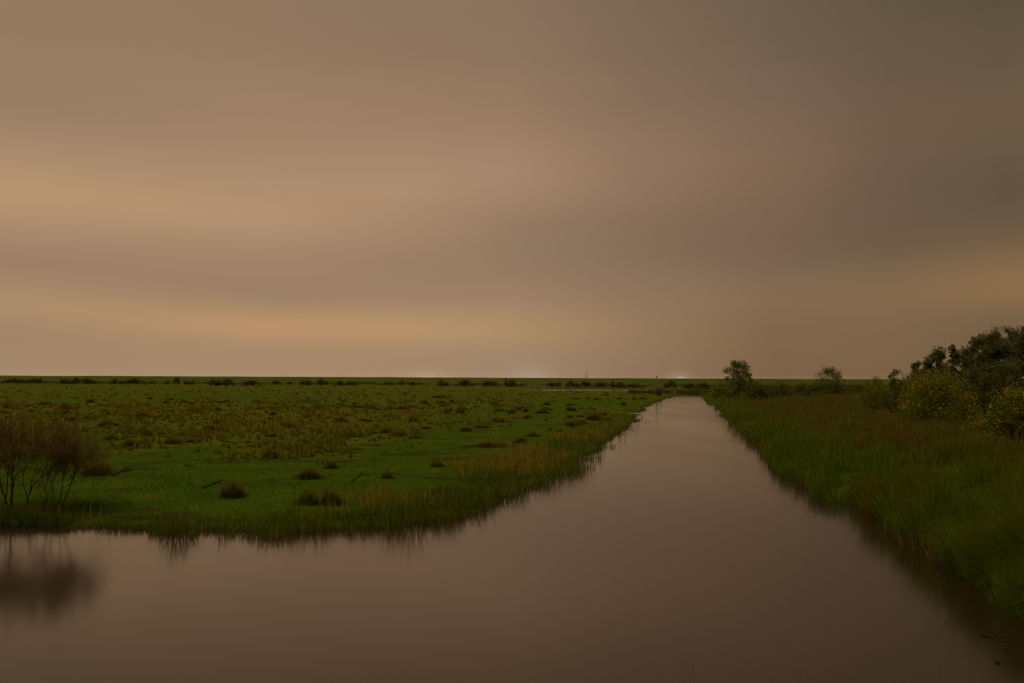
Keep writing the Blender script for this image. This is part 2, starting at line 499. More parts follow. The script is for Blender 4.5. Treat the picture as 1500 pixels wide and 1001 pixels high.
mud_and_shade = ramp_node(nt, noise(nt, 5.0, 5, P), [(0.3, (0.024, 0.017, 0.004)), (0.7, (0.045, 0.030, 0.008))])
col = nmix(nt, attr(nt, 'mud_and_shade'), col, mud_and_shade)
nt.links.new(col, b.inputs['Base Color']); b.inputs['Roughness'].default_value = 0.95
b.inputs['Specular IOR Level'].default_value = 0.01
bump = nt.nodes.new('ShaderNodeBump'); bump.inputs['Strength'].default_value = 0.4; bump.inputs['Distance'].default_value = 0.06
nt.links.new(noise(nt, 6.0, 6, P), bump.inputs['Height']); nt.links.new(bump.outputs[0], b.inputs['Normal'])
M['ground'] = m

m, nt, b = mat_new('dike_turf')
geo = nt.nodes.new('ShaderNodeNewGeometry'); P = geo.outputs['Position']
mp = nt.nodes.new('ShaderNodeMapping'); mp.inputs['Scale'].default_value = (0.25, 1, 2.5)
nt.links.new(P, mp.inputs[0])
col = ramp_node(nt, noise(nt, 0.10, 5, mp.outputs[0]), [(0.3, (0.046, 0.066, 0.006)), (0.55, (0.064, 0.080, 0.007)), (0.75, (0.090, 0.085, 0.009))])
nt.links.new(col, b.inputs['Base Color']); b.inputs['Roughness'].default_value = 0.95
b.inputs['Specular IOR Level'].default_value = 0.05
M['dike'] = m

m, nt, b = mat_new('ditch_water')
geo = nt.nodes.new('ShaderNodeNewGeometry'); P = geo.outputs['Position']
b.inputs['Base Color'].default_value = (0.026, 0.014, 0.004, 1)
b.inputs['IOR'].default_value = 1.66
b.inputs['Specular Tint'].default_value = (1.0, 0.91, 0.76, 1)
mp = nt.nodes.new('ShaderNodeMapping'); mp.inputs['Rotation'].default_value = (0, 0, R(11.7)); mp.inputs['Scale'].default_value = (0.22, 0.045, 1)
nt.links.new(P, mp.inputs[0])
ruf = mapr(nt, noise(nt, 1.0, 3, mp.outputs[0]), 0.35, 0.65, 0.10, 0.15)
nt.links.new(ruf, b.inputs['Roughness'])
M['water'] = m

def plain(name, c, rough=0.6, metal=0.0, emit=None, es=0.0):
    m, nt, b = mat_new(name)
    geo = nt.nodes.new('ShaderNodeNewGeometry')
    col = ramp_node(nt, noise(nt, 8, 3, geo.outputs['Position']), [(0.3, tuple(v * 0.8 for v in c)), (0.7, tuple(min(1, v * 1.15) for v in c))])
    nt.links.new(col, b.inputs['Base Color'])
    b.inputs['Roughness'].default_value = rough; b.inputs['Metallic'].default_value = metal
    if emit:
        b.inputs['Emission Color'].default_value = (*emit, 1); b.inputs['Emission Strength'].default_value = es
    return m
M['steel'] = plain('grey_steel', (0.16, 0.15, 0.14), 0.5, 0.4)
M['lamp'] = plain('lamp_glass', (0.8, 0.8, 0.75), 0.3, 0, (1.0, 0.93, 0.80), 0.45)

# ------------------------------------------------------------------ ground sheet
rr = list(np.arange(1.0, 58, 0.14)); r = rr[-1]
while r < 7000:
    r *= 1.0125 if r < 900 else 1.06
    rr.append(r)
rr = np.array(rr)
th = np.concatenate([np.linspace(-180, -48, 34)[:-1], np.linspace(-48, 48, 380), np.linspace(48, 180, 34)[1:-1]])
tr_ = np.radians(th)
RR, TT = np.meshgrid(rr, tr_, indexing='ij')
P2 = np.column_stack([(RR * np.sin(TT)).ravel(), (RR * np.cos(TT)).ravel()])
hz, sdv = ground(P2, True)
crs = cross(P2)
def sedge_amt(P, sd):
    """how far rushes and sedges have taken over the pasture"""
    d = np.hypot(P[:, 0], P[:, 1])
    n = fbm(P[:, 0] * 0.22 + 3, P[:, 1] * 0.10, 21, 4)
    n2 = fbm(P[:, 0] * 0.03 + 3, P[:, 1] * 0.016, 31, 3)
    # the sedge begins past the near green and stops short of the green strip by the canal
    x_lim = np.interp(P[:, 1], SEDGE_R[:, 1], SEDGE_R[:, 0])
    w = sstep(x_lim + (n - 0.5) * 14 - P[:, 0], -2, 5) * sstep(P[:, 1] + (n - 0.5) * 6, 31, 36)
    w = np.maximum(w, 0.9 * sstep(P[:, 1], 120, 200))
    w = np.maximum(w, 0.28 * sstep(P[:, 1], 48, 80))
    n3 = fbm(P[:, 0] * 0.07 + 8, P[:, 1] * 0.06, 27, 3)
    v = sstep(n * 0.40 + n2 * 0.30 + n3 * 0.45 + 0.10 * sstep(P[:, 1], 120, 260), 0.49, 0.59)
    return np.clip(v * w, 0, 1)
left_m = (crs < 0) & (P2[:, 1] > 11)
sed = np.where(left_m, 0.75 * sedge_amt(P2, sdv), 0)
rough = np.where(~left_m, np.clip(0.35 + 0.65 * sstep(sdv, 2.5, 6), 0, 1), 0.5 * (1 - sstep(sdv, 0.4, 2.5)))
def bare(P):
    """furrow shade painted dark, and poached ground: short dark streaks where cattle have trodden the turf"""
    x = P[:, 0]; y = P[:, 1]
    st = sstep(fbm(x * 0.45 + 3, y * 1.1, 141, 3), 0.64, 0.74) * sstep(y, 17, 22) * (1 - sstep(y, 70, 110))
    return np.maximum(1 - sstep(seg_dist(P[:, :2], FURROW), 0.12, 0.45), 0.75 * st)  # furrow's shadow line is put into the soil colour; streaks are trodden ground
mud_and_shade = np.maximum(np.clip(1 - sstep(sdv, 0.05, 0.45), 0, 1), np.where(left_m, bare(P2), 0))
nr, ntc = RR.shape
ii, jj = np.meshgrid(np.arange(nr - 1), np.arange(ntc), indexing='ij')
j2 = (jj + 1) % ntc
Fq = np.stack([ii * ntc + jj, (ii + 1) * ntc + jj, (ii + 1) * ntc + j2, ii * ntc + j2], -1).reshape(-1, 4)
# close the small hole under the camera
hub = len(P2)
Vg = np.vstack([np.column_stack([P2, hz]), [[0, 0, hz[0]]]])
jr = np.arange(ntc)
Ft = np.stack([np.full(ntc, hub), jr, (jr + 1) % ntc], -1)
Ftri = np.vstack([Fq[:, [0, 2, 1]], Fq[:, [0, 3, 2]], Ft[:, [0, 2, 1]]])
pad = lambda a: np.append(a, a[0])
gm = mesh_np('ground', Vg, Ftri, {'sedge': pad(sed), 'rough': pad(rough), 'mud_and_shade': pad(mud_and_shade)}, smooth=True)
g = tag(link('ground', gm, M['ground']), kind='structure')

# ------------------------------------------------------------------ water sheets
def sheet(name, poly_minmax, z, nx=2, ny=2):
    x0, y0, x1, y1 = poly_minmax
    V = [(x0, y0, z), (x1, y0, z), (x1, y1, z), (x0, y1, z)]
    return tag(link(name, mesh_np(name, np.array(V), np.array([[0, 1, 2, 3]])), M['water']), kind='structure')
sheet('water', (-62, 5.5, 70, 245), 0.0)
pmn, pmx = POND.min(0) - 6, POND.max(0) + 6
sheet('pond_water', (pmn[0], max(pmn[1], 246), pmx[0], pmx[1]), -0.002)

# ------------------------------------------------------------------ the dike along the horizon
DK0, DKW, DKH = 715.0, 22.0, 6.05
xs = np.concatenate([np.linspace(-3000, -700, 24)[:-1], np.linspace(-700, 700, 240), np.linspace(700, 3000, 24)[1:]])
prof = [(-6, -0.3), (0, 0.3), (6, 2.0), (12, 3.8), (17, 5.4), (19.5, 1.0), (23, 1.0), (26, 0.86), (45, 0.0)]
prof = [(-4, -0.5), (0, 0.35), (6, 2.1), (12, 4.0), (18, 5.75), (20, DKH), (24, DKH), (27, 5.6), (46, 0.2), (50, -0.5)]
Vd = []
for q, (dy, z) in enumerate(prof):
    wob = (fbm(xs * 0.02, xs * 0 + q, 41) - 0.5) * 0.5 + (fbm(xs * 0.15, xs * 0 + q, 43) - 0.5) * 0.16
    if q in (0, 9): wob = wob * 0
    Vd.append(np.column_stack([xs, DK0 + dy + 0 * xs, z + wob]))
nx = len(xs); Vd = np.vstack(Vd)
Fd = []
for q in range(len(prof) - 1):
    i = np.arange(nx - 1)
    Fd.append(np.stack([q * nx + i, q * nx + i + 1, (q + 1) * nx + i + 1, (q + 1) * nx + i], -1))
tag(link('dike', mesh_np('dike', Vd, np.vstack(Fd), smooth=True), M['dike']), kind='structure')

# ------------------------------------------------------------------ sampling of plants
def scatter_px(n, x0, x1, y0, y1):
    """ground points thinning with distance, then lifted to the ground"""
    px = rng.uniform(x0, x1, n); py = rng.uniform(y0, y1, n)
    P = at(px, py, 0.45)
    h, sd = ground(P, True)
    return np.column_stack([P, h]), sd, cross(P)
def stuff(name, geo_, mat, label, cat):
    return tag(link(name, geo_.mesh(name), mat), label, cat, kind='stuff')
def tufts(B, cell, seed):
    """nearest tuft centre for each plant: offset from it (in cell sizes) and a random number per tuft"""
    x = B[:, 0] / cell; y = B[:, 1] / cell
    ix = np.floor(x).astype(np.int64); iy = np.floor(y).astype(np.int64)
    best = np.full(len(B), 1e9); off = np.zeros((len(B), 2)); rnd = np.zeros(len(B))
    for a in (-1, 0, 1):
        for b_ in (-1, 0, 1):
            cx = ix + a; cy = iy + b_
            jx = cx + hash2(cx, cy, seed); jy = cy + hash2(cx, cy, seed + 1)
            d2 = (x - jx) ** 2 + (y - jy) ** 2
            m = d2 < best
            best[m] = d2[m]; off[m] = np.column_stack([x - jx, y - jy])[m]; rnd[m] = hash2(cx, cy, seed + 2)[m]
    return off, rnd
def away(B):
    """keeps plants off the open puddles and their muddy rims"""
    m = np.ones(len(B), bool)
    i_ = np.nonzero(B[:, 1] > 40)[0]
    for q in PUD:
        c_ = q.mean(0)
        dx = np.abs(B[i_, 0] - c_[0]); dy = B[i_, 1] - c_[1]
        m[i_] &= ~((dx < np.ptp(q[:, 0]) * 0.5 + 0.3) & (dy > -np.ptp(q[:, 1]) * 0.5 - 7) & (dy < np.ptp(q[:, 1]) * 0.5 + 0.5))
    return m
def dist(B): return np.hypot(B[:, 0], B[:, 1])

# short pasture turf
B, sd, cr = scatter_px(150000, -200, 1000, 566, 760)
sa = sedge_amt(B[:, :2], sd)
k = (cr < -2) & (sd > 0.8) & away(B) & (bare(B) < 0.35 + 0.5 * rng.random(len(B))) & (rng.random(len(B)) > sa * 0.8)
B = B[k]; n = len(B); d = dist(B)
clump = fbm(B[:, 0] * 1.2, B[:, 1] * 0.8, 51)
h = (0.028 + 0.055 * clump) * rng.uniform(0.6, 1.4, n)
geo_ = Geo().add(*blades(B, h, np.maximum(0.007, d * 0.00055), rng.normal(size=(n, 2)) * (h * 0.8)[:, None], np.clip(fbm(B[:, 0] * 0.4, B[:, 1] * 0.3, 55) + rng.normal(size=n) * 0.10 - 0.1, 0, 1)))
stuff('pasture_grass', geo_, M['pasture'], 'short grazed green turf covering the flat pasture', 'grass')

# rushes and sedges that brown the middle of the pasture
B, sd, cr = scatter_px(20000, -200, 1000, 562, 690)
sa = sedge_amt(B[:, :2], sd)
k = (cr < -3) & (sd > 2) & away(B) & (rng.random(len(B)) < sa * (0.25 + 0.75 * sstep(fbm(B[:, 0] * 0.3, B[:, 1] * 0.16, 63, 3), 0.35, 0.6)) + 0.006)
B = B[k]; d = dist(B); nc = len(B)
kk = 12
Bb = np.repeat(B, kk, 0); db = np.repeat(d, kk)
sz = np.repeat((0.5 + 0.9 * fbm(B[:, 0] * 0.16, B[:, 1] * 0.10, 65, 2)) * (0.4 + 1.0 * rng.random(nc) ** 1.8) * np.clip(0.8 + d / 350, 0.8, 2.2), kk)
n = len(Bb)
off = rng.normal(size=(n, 2))
Bb[:, :2] += off * (0.10 * sz)[:, None]
h = 0.36 * sz * rng.uniform(0.55, 1.2, n) * np.clip(1.15 - db / 500, 0.45, 1)
hue = np.clip(np.repeat(fbm(B[:, 0] * 0.08, B[:, 1] * 0.05, 61) * 2.2 - 0.80 + rng.normal(size=nc) * 0.24, kk) + rng.normal(size=n) * 0.1, 0, 1)
geo_ = Geo().add(*blades(Bb, h, np.maximum(0.018, db * 0.0010), off * (h * 0.32)[:, None] + rng.normal(size=(n, 2)) * (h * 0.2)[:, None], hue))
stuff('sedge_growth', geo_, M['sedge'], 'brown and yellow sedge spread over the middle of the pasture', 'sedge')

# left bank: green fringe at the water's edge
B, sd, cr = scatter_px(210000, -300, 1030, 576, 800)
wid = 1.1 + 0.9 * sstep(B[:, 0], -5, 0)
cl0 = fbm(B[:, 0] * 0.9, B[:, 1] * 0.8, 77)
k = (cr < 1) & (sd > -0.12 - 0.75 * sstep(cl0, 0.46, 0.66)) & (rng.random(len(B)) < 1 - sstep(sd, wid * 0.6, wid * 1.6)) & (B[:, 1] > 12) & away(B)
B = B[k]; sd = sd[k]; n = len(B); d = dist(B)
cl = fbm(B[:, 0] * 0.7, B[:, 1] * 0.7, 71)
B[:, 2] = np.maximum(B[:, 2], -0.06)
off, rnd = tufts(B, 0.62, 201)
r2 = (off ** 2).sum(1)
lf = sstep(fbm(B[:, 0] * 0.42, B[:, 1] * 0.42, 79, 3), 0.32, 0.66)
h = (0.09 + 0.18 * lf + (0.10 + 0.62 * lf) * rnd ** 1.4) * np.clip(1.05 - 1.4 * r2, 0.25, 1) * rng.uniform(0.55, 1.15, n) * (1 - 0.55 * sstep(d, 45, 80)) + 0.10 * (1 - sstep(sd, 0.1, 0.5))
geo_ = Geo().add(*blades(B, h, np.maximum(0.008, d * 0.0005), rng.normal(size=(n, 2)) * (h * 0.24)[:, None] + off * (h * 0.75)[:, None], np.clip(0.30 * fbm(B[:, 0] * 0.5, B[:, 1] * 0.5, 73) + 0.30 * rnd + 0.45 * sstep(fbm(B[:, 0] * 0.6 + 9, B[:, 1] * 0.5, 75), 0.52, 0.7) + rng.normal(size=n) * 0.14 - 0.05, 0, 1)))
stuff('bank_grass', geo_, M['bank'], 'dark green tufted grass fringing the left bank of the ditch', 'grass')

# left bank: standing straw-coloured reeds
B, sd, cr = scatter_px(165000, 300, 1000, 578, 790)
rn = fbm(B[:, 0] * 0.35, B[:, 1] * 0.25, 81)
k = (cr < 0) & (sd > 0.5) & (sd < 4.2) & away(B) & (rng.random(len(B)) < 0.65 * sstep(rn, 0.42, 0.60) * (1 - sstep(sd, 2.0, 4.2)) * sstep(B[:, 0], -5.2, -2.6))
B = B[k]; n = len(B); d = dist(B)
h = rng.uniform(0.18, 0.50, n)
geo_ = Geo().add(*blades(B, h, np.maximum(0.010, d * 0.0006), rng.normal(size=(n, 2)) * (h * 0.16)[:, None], np.clip(rng.normal(0.5, 0.28, n), 0, 1)))
# a thin sprinkling all along the left edge and in the shallows
B, sd, cr = scatter_px(16000, -200, 1000, 578, 800)
inw = (sd > -0.9) & (sd < 0.1) & (B[:, 0] > -5.5) & (fbm(B[:, 0] * 1.3, B[:, 1] * 1.3, 85) > 0.50) & (rng.random(len(B)) < 0.5)
edge = (sd > 0) & (sd < 1.2) & (rng.random(len(B)) < 0.25)
k = (cr < -1) & (inw | edge) & (B[:, 1] > 12) & away(B)
B = B[k]; n = len(B); d = dist(B)
B[:, 2] = np.maximum(B[:, 2], -0.1)
h = rng.uniform(0.15, 0.5, n)
geo_.add(*blades(B, h, np.maximum(0.008, d * 0.0005), rng.normal(size=(n, 2)) * (h * 0.22)[:, None], np.clip(rng.normal(0.4, 0.3, n), 0, 1)))
stuff('standing_reeds', geo_, M['reed'], 'thin straw-coloured reeds standing along the left waterside', 'reeds')

# right bank: lush overhanging grass, then browner grass higher up
B, sd, cr = scatter_px(430000, 1000, 1700, 562, 1000)
al = (B[:, :2] - AX1) @ AXD
bump = sstep(0.65 * fbm(al * 0.42 + 50, al * 0 + 3.3, 151, 2) + 0.35 * fbm(B[:, 0] * 0.9, B[:, 1] * 0.5, 153, 2), 0.38, 0.62)
k = (cr > -1) & (sd > 0.10 - 0.42 * bump) & (B[:, 1] > 9) & (rng.random(len(B)) < 1 - 0.75 * sstep(sd, 3.0, 6.0))
B = B[k]; sd = sd[k]; bump = bump[k]; n = len(B); d = dist(B)
B[:, 2] = np.maximum(B[:, 2], -0.05)
cl = fbm(B[:, 0] * 0.35, B[:, 1] * 0.22, 91, 3)
o1, q1 = tufts(B, 1.0, 301); o2, q2 = tufts(B, 2.6, 311)
fr = sstep(d, 35, 60)[:, None]
off = o1 * (1 - fr) + o2 * fr; rnd = q1 * (1 - fr[:, 0]) + q2 * fr[:, 0]; csz = 0.95 + 1.35 * fr[:, 0]
r2 = (off ** 2).sum(1)
h = (0.30 + 0.30 * sstep(cl, 0.25, 0.75) + 0.66 * rnd) * np.clip(1.08 - 1.9 * r2, 0.14, 1) * rng.uniform(0.6, 1.12, n) * (1 - 0.45 * sstep(sd, 2.5, 6)) * (0.42 + 0.85 * bump + (0.58 - 0.85 * bump) * sstep(sd, 0.8, 2.6))
ln = rng.normal(size=(n, 2)) * (h * 0.22)[:, None] + off * (h * 0.75)[:, None] - AXN * (h * 0.24 * (1 - sstep(sd, 0.2, 1.8)))[:, None]
hue = np.clip(0.34 * fbm(B[:, 0] * 0.4, B[:, 1] * 0.3, 93) + 0.5 * sstep(fbm(B[:, 0] * 0.5 + 7, B[:, 1] * 0.3, 97, 3), 0.5, 0.68) + 0.30 * (rnd - 0.5) + 0.55 * sstep(sd, 1.6, 4.2) + rng.normal(size=n) * 0.12 + 0.03, 0, 1)
k = rng.random(n) > 0.85 * sstep(r2, 0.14, 0.36)
B, h, d, ln, hue = B[k], h[k], d[k], ln[k], hue[k]; n = len(B)
geo_ = Geo().add(*blades(B, h, np.maximum(0.0065, d * 0.00046), ln, hue))
stuff('bank_tall_grass', geo_, M['rough_grass'], 'long lush green grass overhanging the right bank of the ditch', 'grass')

B, sd, cr = scatter_px(150000, 1000, 1800, 560, 900)
k = (cr > 2) & (sd > 2.6) & (B[:, 1] > 9) & (rng.random(len(B)) < sstep(sd, 2.6, 5.5))
B = B[k]; sd = sd[k]; n = len(B); d = dist(B)
cl = fbm(B[:, 0] * 0.5, B[:, 1] * 0.4, 101)
h = (0.16 + 0.38 * cl) * rng.uniform(0.55, 1.2, n)
geo_ = Geo().add(*blades(B, h, np.maximum(0.006, d * 0.0005), rng.normal(size=(n, 2)) * (h * 0.6)[:, None], np.clip(fbm(B[:, 0] * 0.25, B[:, 1] * 0.2, 103) + rng.normal(size=n) * 0.2 - 0.05, 0, 1)))
stuff('meadow_grass', geo_, M['brown_grass'], 'browned rough meadow grass on top of the right bank', 'grass')

# pale seed heads in that meadow
B, sd, cr = scatter_px(420, 1120, 1560, 600, 720)
k = (cr > 4) & (sd > 3) & (fbm(B[:, 0] * 0.4, B[:, 1] * 0.4, 107) > 0.48)
B = B[k]; n = len(B); d = dist(B)
h = rng.uniform(0.4, 0.75, n)
ln = rng.normal(size=(n, 2)) * (h * 0.2)[:, None] + np.array([0.18, 0.0])
geo_ = Geo().add(*blades(B, h, np.maximum(0.006, d * 0.0005), ln, rng.random(n)))
stuff('seed_stalks', geo_, M['seed'], 'pale feathery seed stalks in the brown meadow grass', 'grass')

# dead stalks at the right waterline
B, sd, cr = scatter_px(45000, 1060, 1560, 620, 930)
k = (cr > 1) & (sd > -0.25) & (sd < 0.35) & (B[:, 1] > 9) & (fbm(B[:, 0] * 1.5, B[:, 1] * 1.5, 111) > 0.42)
B = B[k]; n = len(B); d = dist(B)
h = rng.uniform(0.15, 0.75, n) * (0.5 + 0.7 * fbm(B[:, 0] * 1.4, B[:, 1] * 1.4, 119))
geo_ = Geo().add(*blades(B, h, np.maximum(0.008, d * 0.0006), rng.normal(size=(n, 2)) * (h * 0.2)[:, None] - AXN * (h * 0.1)[:, None], rng.random(n) ** 1.4))
stuff('dead_stalks', geo_, M['dead_stalk'], 'broken brown stalks along the foot of the right bank', 'reeds')

# reeds closing the far end of the canal
e0 = AX0 + AXD * 0.5
n = 5000
u = rng.uniform(-16, 12, n); v = rng.uniform(0.2, 7, n)
Bq = e0 + AXN * u[:, None] + AXD * v[:, None]
hh, sd = ground(Bq, True)
k = sd > 0.1
B = np.column_stack([Bq, hh])[k]; n = len(B)
h = (0.5 + 0.9 * fbm(B[:, 0] * 0.4, B[:, 1] * 0.4, 115)) * rng.uniform(0.6, 1.2, n)
geo_ = Geo().add(*blades(B, h, np.full(n, 0.12), rng.normal(size=(n, 2)) * (h * 0.2)[:, None], np.clip(rng.normal(0.35, 0.2, n), 0, 1)))
stuff('canal_end_reeds', geo_, M['bank'], 'dark green reeds closing off the far end of the canal', 'reeds')

# pale reed belt beyond the far pond and below the dike
geo_ = Geo()
for (xa, ya, xb, yb, cnt, hh0) in ((770, 569.2, 990, 569.8, 900, 0.7), (-40, 561.6, 240, 563.0, 1100, 0.7), (966, 575.5, 990, 577.0, 220, 1.3)):
    t = rng.random(cnt)
    Bq = at(xa + (xb - xa) * t, ya + (yb - ya) * t + rng.normal(size=cnt) * 0.25, 0.3)
    B = np.column_stack([Bq, np.full(cnt, 0.2)])
    h = hh0 * rng.uniform(0.5, 1.3, cnt)
    geo_.add(*blades(B, h, np.full(cnt, 0.28), rng.normal(size=(cnt, 2)) * (h * 0.15)[:, None], np.clip(rng.normal(0.75, 0.2, cnt), 0, 1)))
stuff('pale_reed_belt', geo_, M['seed'], 'thin pale reed belt at the far edge of the pasture', 'reeds')

# ------------------------------------------------------------------ rush tussocks
def tussock_mesh(name, nb=420, wide=1.0, spread=0.75):
    a = rng.uniform(0, 2 * math.pi, nb); r = np.sqrt(rng.random(nb)) * 0.26 * wide * (0.8 + 0.4 * vnoise(np.cos(a) * 1.7 + 5, np.sin(a) * 1.7 + 90 * rng.random(), 3))
    base = np.column_stack([np.cos(a) * r, np.sin(a) * r * rng.uniform(0.7, 1.0), np.full(nb, -0.02)])
    h = rng.uniform(0.5, 1.0, nb) * np.clip(1.0 - 0.6 * (r / (0.26 * wide)) ** 2, 0.3, 1)
    sd_ = int(rng.integers(0, 999))
    h = h * (0.6 + 0.6 * fbm(base[:, 0] * 5 + 40, base[:, 1] * 5, sd_, 2))
    if wide > 1.5: h = h * (0.5 + 0.8 * fbm(base[:, 0] * 4.5 + 20, base[:, 1] * 4.5, sd_ + 5, 2))
    ln = np.column_stack([np.cos(a), np.sin(a)]) * (r / 0.26 * spread * 0.45 * h)[:, None] + rng.normal(size=(nb, 2)) * (0.13 * h)[:, None]
    ln += rng.normal(size=2) * 0.10 * h[:, None]
    g_ = Geo().add(*blades(base, h, rng.uniform(0.008, 0.018, nb), ln, np.clip(rng.normal(0.5, 0.3, nb), 0, 1), curve=0.42))
    # ragged skirt of fallen blades that ties it into the turf
    m_ = int(nb * 0.45)
    a = rng.uniform(0, 2 * math.pi, m_); r = (0.20 + 0.14 * rng.random(m_)) * wide
    base = np.column_stack([np.cos(a) * r, np.sin(a) * r * 0.9, np.full(m_, -0.02)])
    h = rng.uniform(0.16, 0.42, m_)
    g_.add(*blades(base, h, rng.uniform(0.008, 0.016, m_), np.column_stack([np.cos(a), np.sin(a)]) * (h * rng.uniform(0.4, 0.95, m_))[:, None], np.clip(rng.normal(0.6, 0.3, m_), 0, 1), curve=0.5))
    return g_.mesh(name)
TUS = [tussock_mesh('rush_tussock', int(rng.integers(300, 520)), rng.uniform(0.85, 1.2), sp) for sp in (0.6, 0.8, 1.0, 0.7, 0.9, 1.15, 0.5, 1.3, 0.85, 1.05)]
TUSW = [tussock_mesh('rush_tussock_low', 620, 2.0, 0.5) for _ in range(4)]
for t in TUS + TUSW: t.materials.append(M['rush'])
def tussock(px, py, wpx, hpx, label, group, low=False, cat='tussock'):
    p = gpt(px, py)[0]
    d = math.hypot(p[0], p[1])
    me = (TUSW if low else TUS)[int(rng.integers(0, 4 if low else 10))]
    o = link('rush_tussock', me, None, loc=(p[0], p[1], p[2] - 0.02))
    sw = wpx * d / F_PX / (1.25 if low else 0.80); sh = hpx * d / F_PX / 0.80
    o.scale = (sw, sw * (0.7 if low else 1.0), sh)
    o.rotation_euler = (0, 0, 0.0 if low else rng.uniform(0, 6.28))
    return tag(o, label, cat, group)
G1 = 'large rush tussocks on the near pasture'
for a in (
    (341, 728, 35, 31, 'rounded rush tussock standing alone on open green turf, left of the paired ones'),
    (450, 738, 36, 32, 'left and rounder of the two neighbouring rush tussocks nearest the bank'),
    (486, 739, 33, 30, 'right and looser of the two neighbouring rush tussocks nearest the bank'),
    (452, 701, 42, 23, 'wide sloping rush tussock just beyond the neighbouring pair'),
    (485, 686, 24, 15, 'small low tussock behind the wide sloping one'),
    (567, 701, 21, 20, 'small brown-topped tussock on the turf where the straw reeds begin'),
    (640, 684, 23, 19, 'pale-topped tussock close to the straw reeds of the left bank'),
    (141, 697, 42, 31, 'orange-topped tussock right beside the bare willow shrubs'),
    (398, 671, 28, 19, 'dark tussock at the front edge of the brown sedge'),
    (762, 649, 26, 15, 'dark round tussock at the right end of the long sedge mound'),
    (611, 642, 16, 10, 'lone small tussock beside the green strip behind the furrow'),
    (837, 625, 13, 12, 'foremost dark tussock of the row that runs towards the puddle'),
):
    tussock(*a[:4], a[4], G1)
tussock(722, 655, 58, 17, 'long orange-brown sedge mound beside the shallow furrow', G1, True)
G2 = 'tussocks of the row beside the canal'
for a, w_ in zip(((835, 612, 12, 7), (850, 611, 14, 7), (853, 621, 20, 10), (868, 616, 24, 14), (877, 612, 18, 11), (884, 609, 12, 8)), ('leftmost', 'second from left', 'third from left', 'largest', 'second from right', 'rightmost')):
    tussock(*a, 'brown tussock in the row leading to the pale puddle, ' + w_, G2)
G3 = 'dark tussocks on the far pasture'
def far_label(x, y, low):
    zone = ('far left of the pasture' if x < 150 else 'beyond the orange-topped tussock' if x < 300 else 'beyond the paired tussocks' if x < 480
            else 'beyond the furrow' if x < 680 else 'beyond the long sedge mound' if x < 820 else 'nearest the far pond')
    row = 'amid the front sedge' if y > 625 else 'in the middle distance' if y > 595 else 'far out towards the dike'
    return ('low wide dark tussock ' if low else 'small round dark tussock ') + row + ', ' + zone
spots = [(644, 583, 24, 5, 1), (621, 591, 13, 6, 0), (647, 591, 15, 6, 0), (662, 590, 10, 6, 0), (764, 598, 22, 5, 1), (732, 603, 20, 6, 1), (750, 606, 12, 8, 0), (770, 604, 10, 7, 0),
         (795, 606, 20, 8, 1), (674, 606, 14, 9, 0), (660, 603, 7, 6, 0), (837, 594, 18, 5, 1), (844, 585, 12, 4, 1), (861, 585, 8, 4, 0), (874, 586, 8, 4, 0), (907, 585, 8, 4, 0),
         (914, 594, 11, 6, 0), (929, 586, 7, 6, 0), (941, 585, 10, 4, 1), (530, 597, 22, 6, 1), (545, 599, 14, 5, 0), (465, 598, 24, 5, 1), (590, 600, 22, 6, 1), (570, 600, 12, 6, 0),
         (67, 594, 18, 7, 1), (100, 600, 30, 6, 1), (133, 590, 12, 6, 0), (10, 598, 12, 7, 0), (40, 595, 14, 4, 1), (176, 597, 9, 6, 0), (290, 604, 12, 7, 0), (318, 622, 14, 8, 0),
         (115, 628, 6, 5, 0), (500, 625, 6, 5, 0), (540, 618, 7, 5, 0), (655, 606, 10, 6, 0), (192, 655, 20, 12, 0), (380, 600, 12, 5, 0), (320, 602, 10, 6, 0), (270, 590, 12, 5, 1)]
for (x, y, w, h, lo) in spots:
    tussock(x, y, w * 1.1, h * 1.3, far_label(x, y, lo), G3, bool(lo))
cnt = 0
while cnt < 110:
    x = rng.uniform(0, 900); y = 576 + 92 * rng.random() ** 1.5
    p = gpt(x, y)
    c_ = cross(p[:, :2])[0]
    if c_ > -8 or (y > 640 and x > 500) or y > 664: continue
    s = rng.uniform(0.55, 1.05)
    dd = math.hypot(p[0, 0], p[0, 1])
    w = s * 1.1 * F_PX / dd
    if w > 20: w = 20
    lo = rng.random() < 0.25
    tussock(x, y, w * rng.uniform(0.8, 1.6), w * 0.55, far_label(x, y, lo), G3, lo)
    cnt += 1

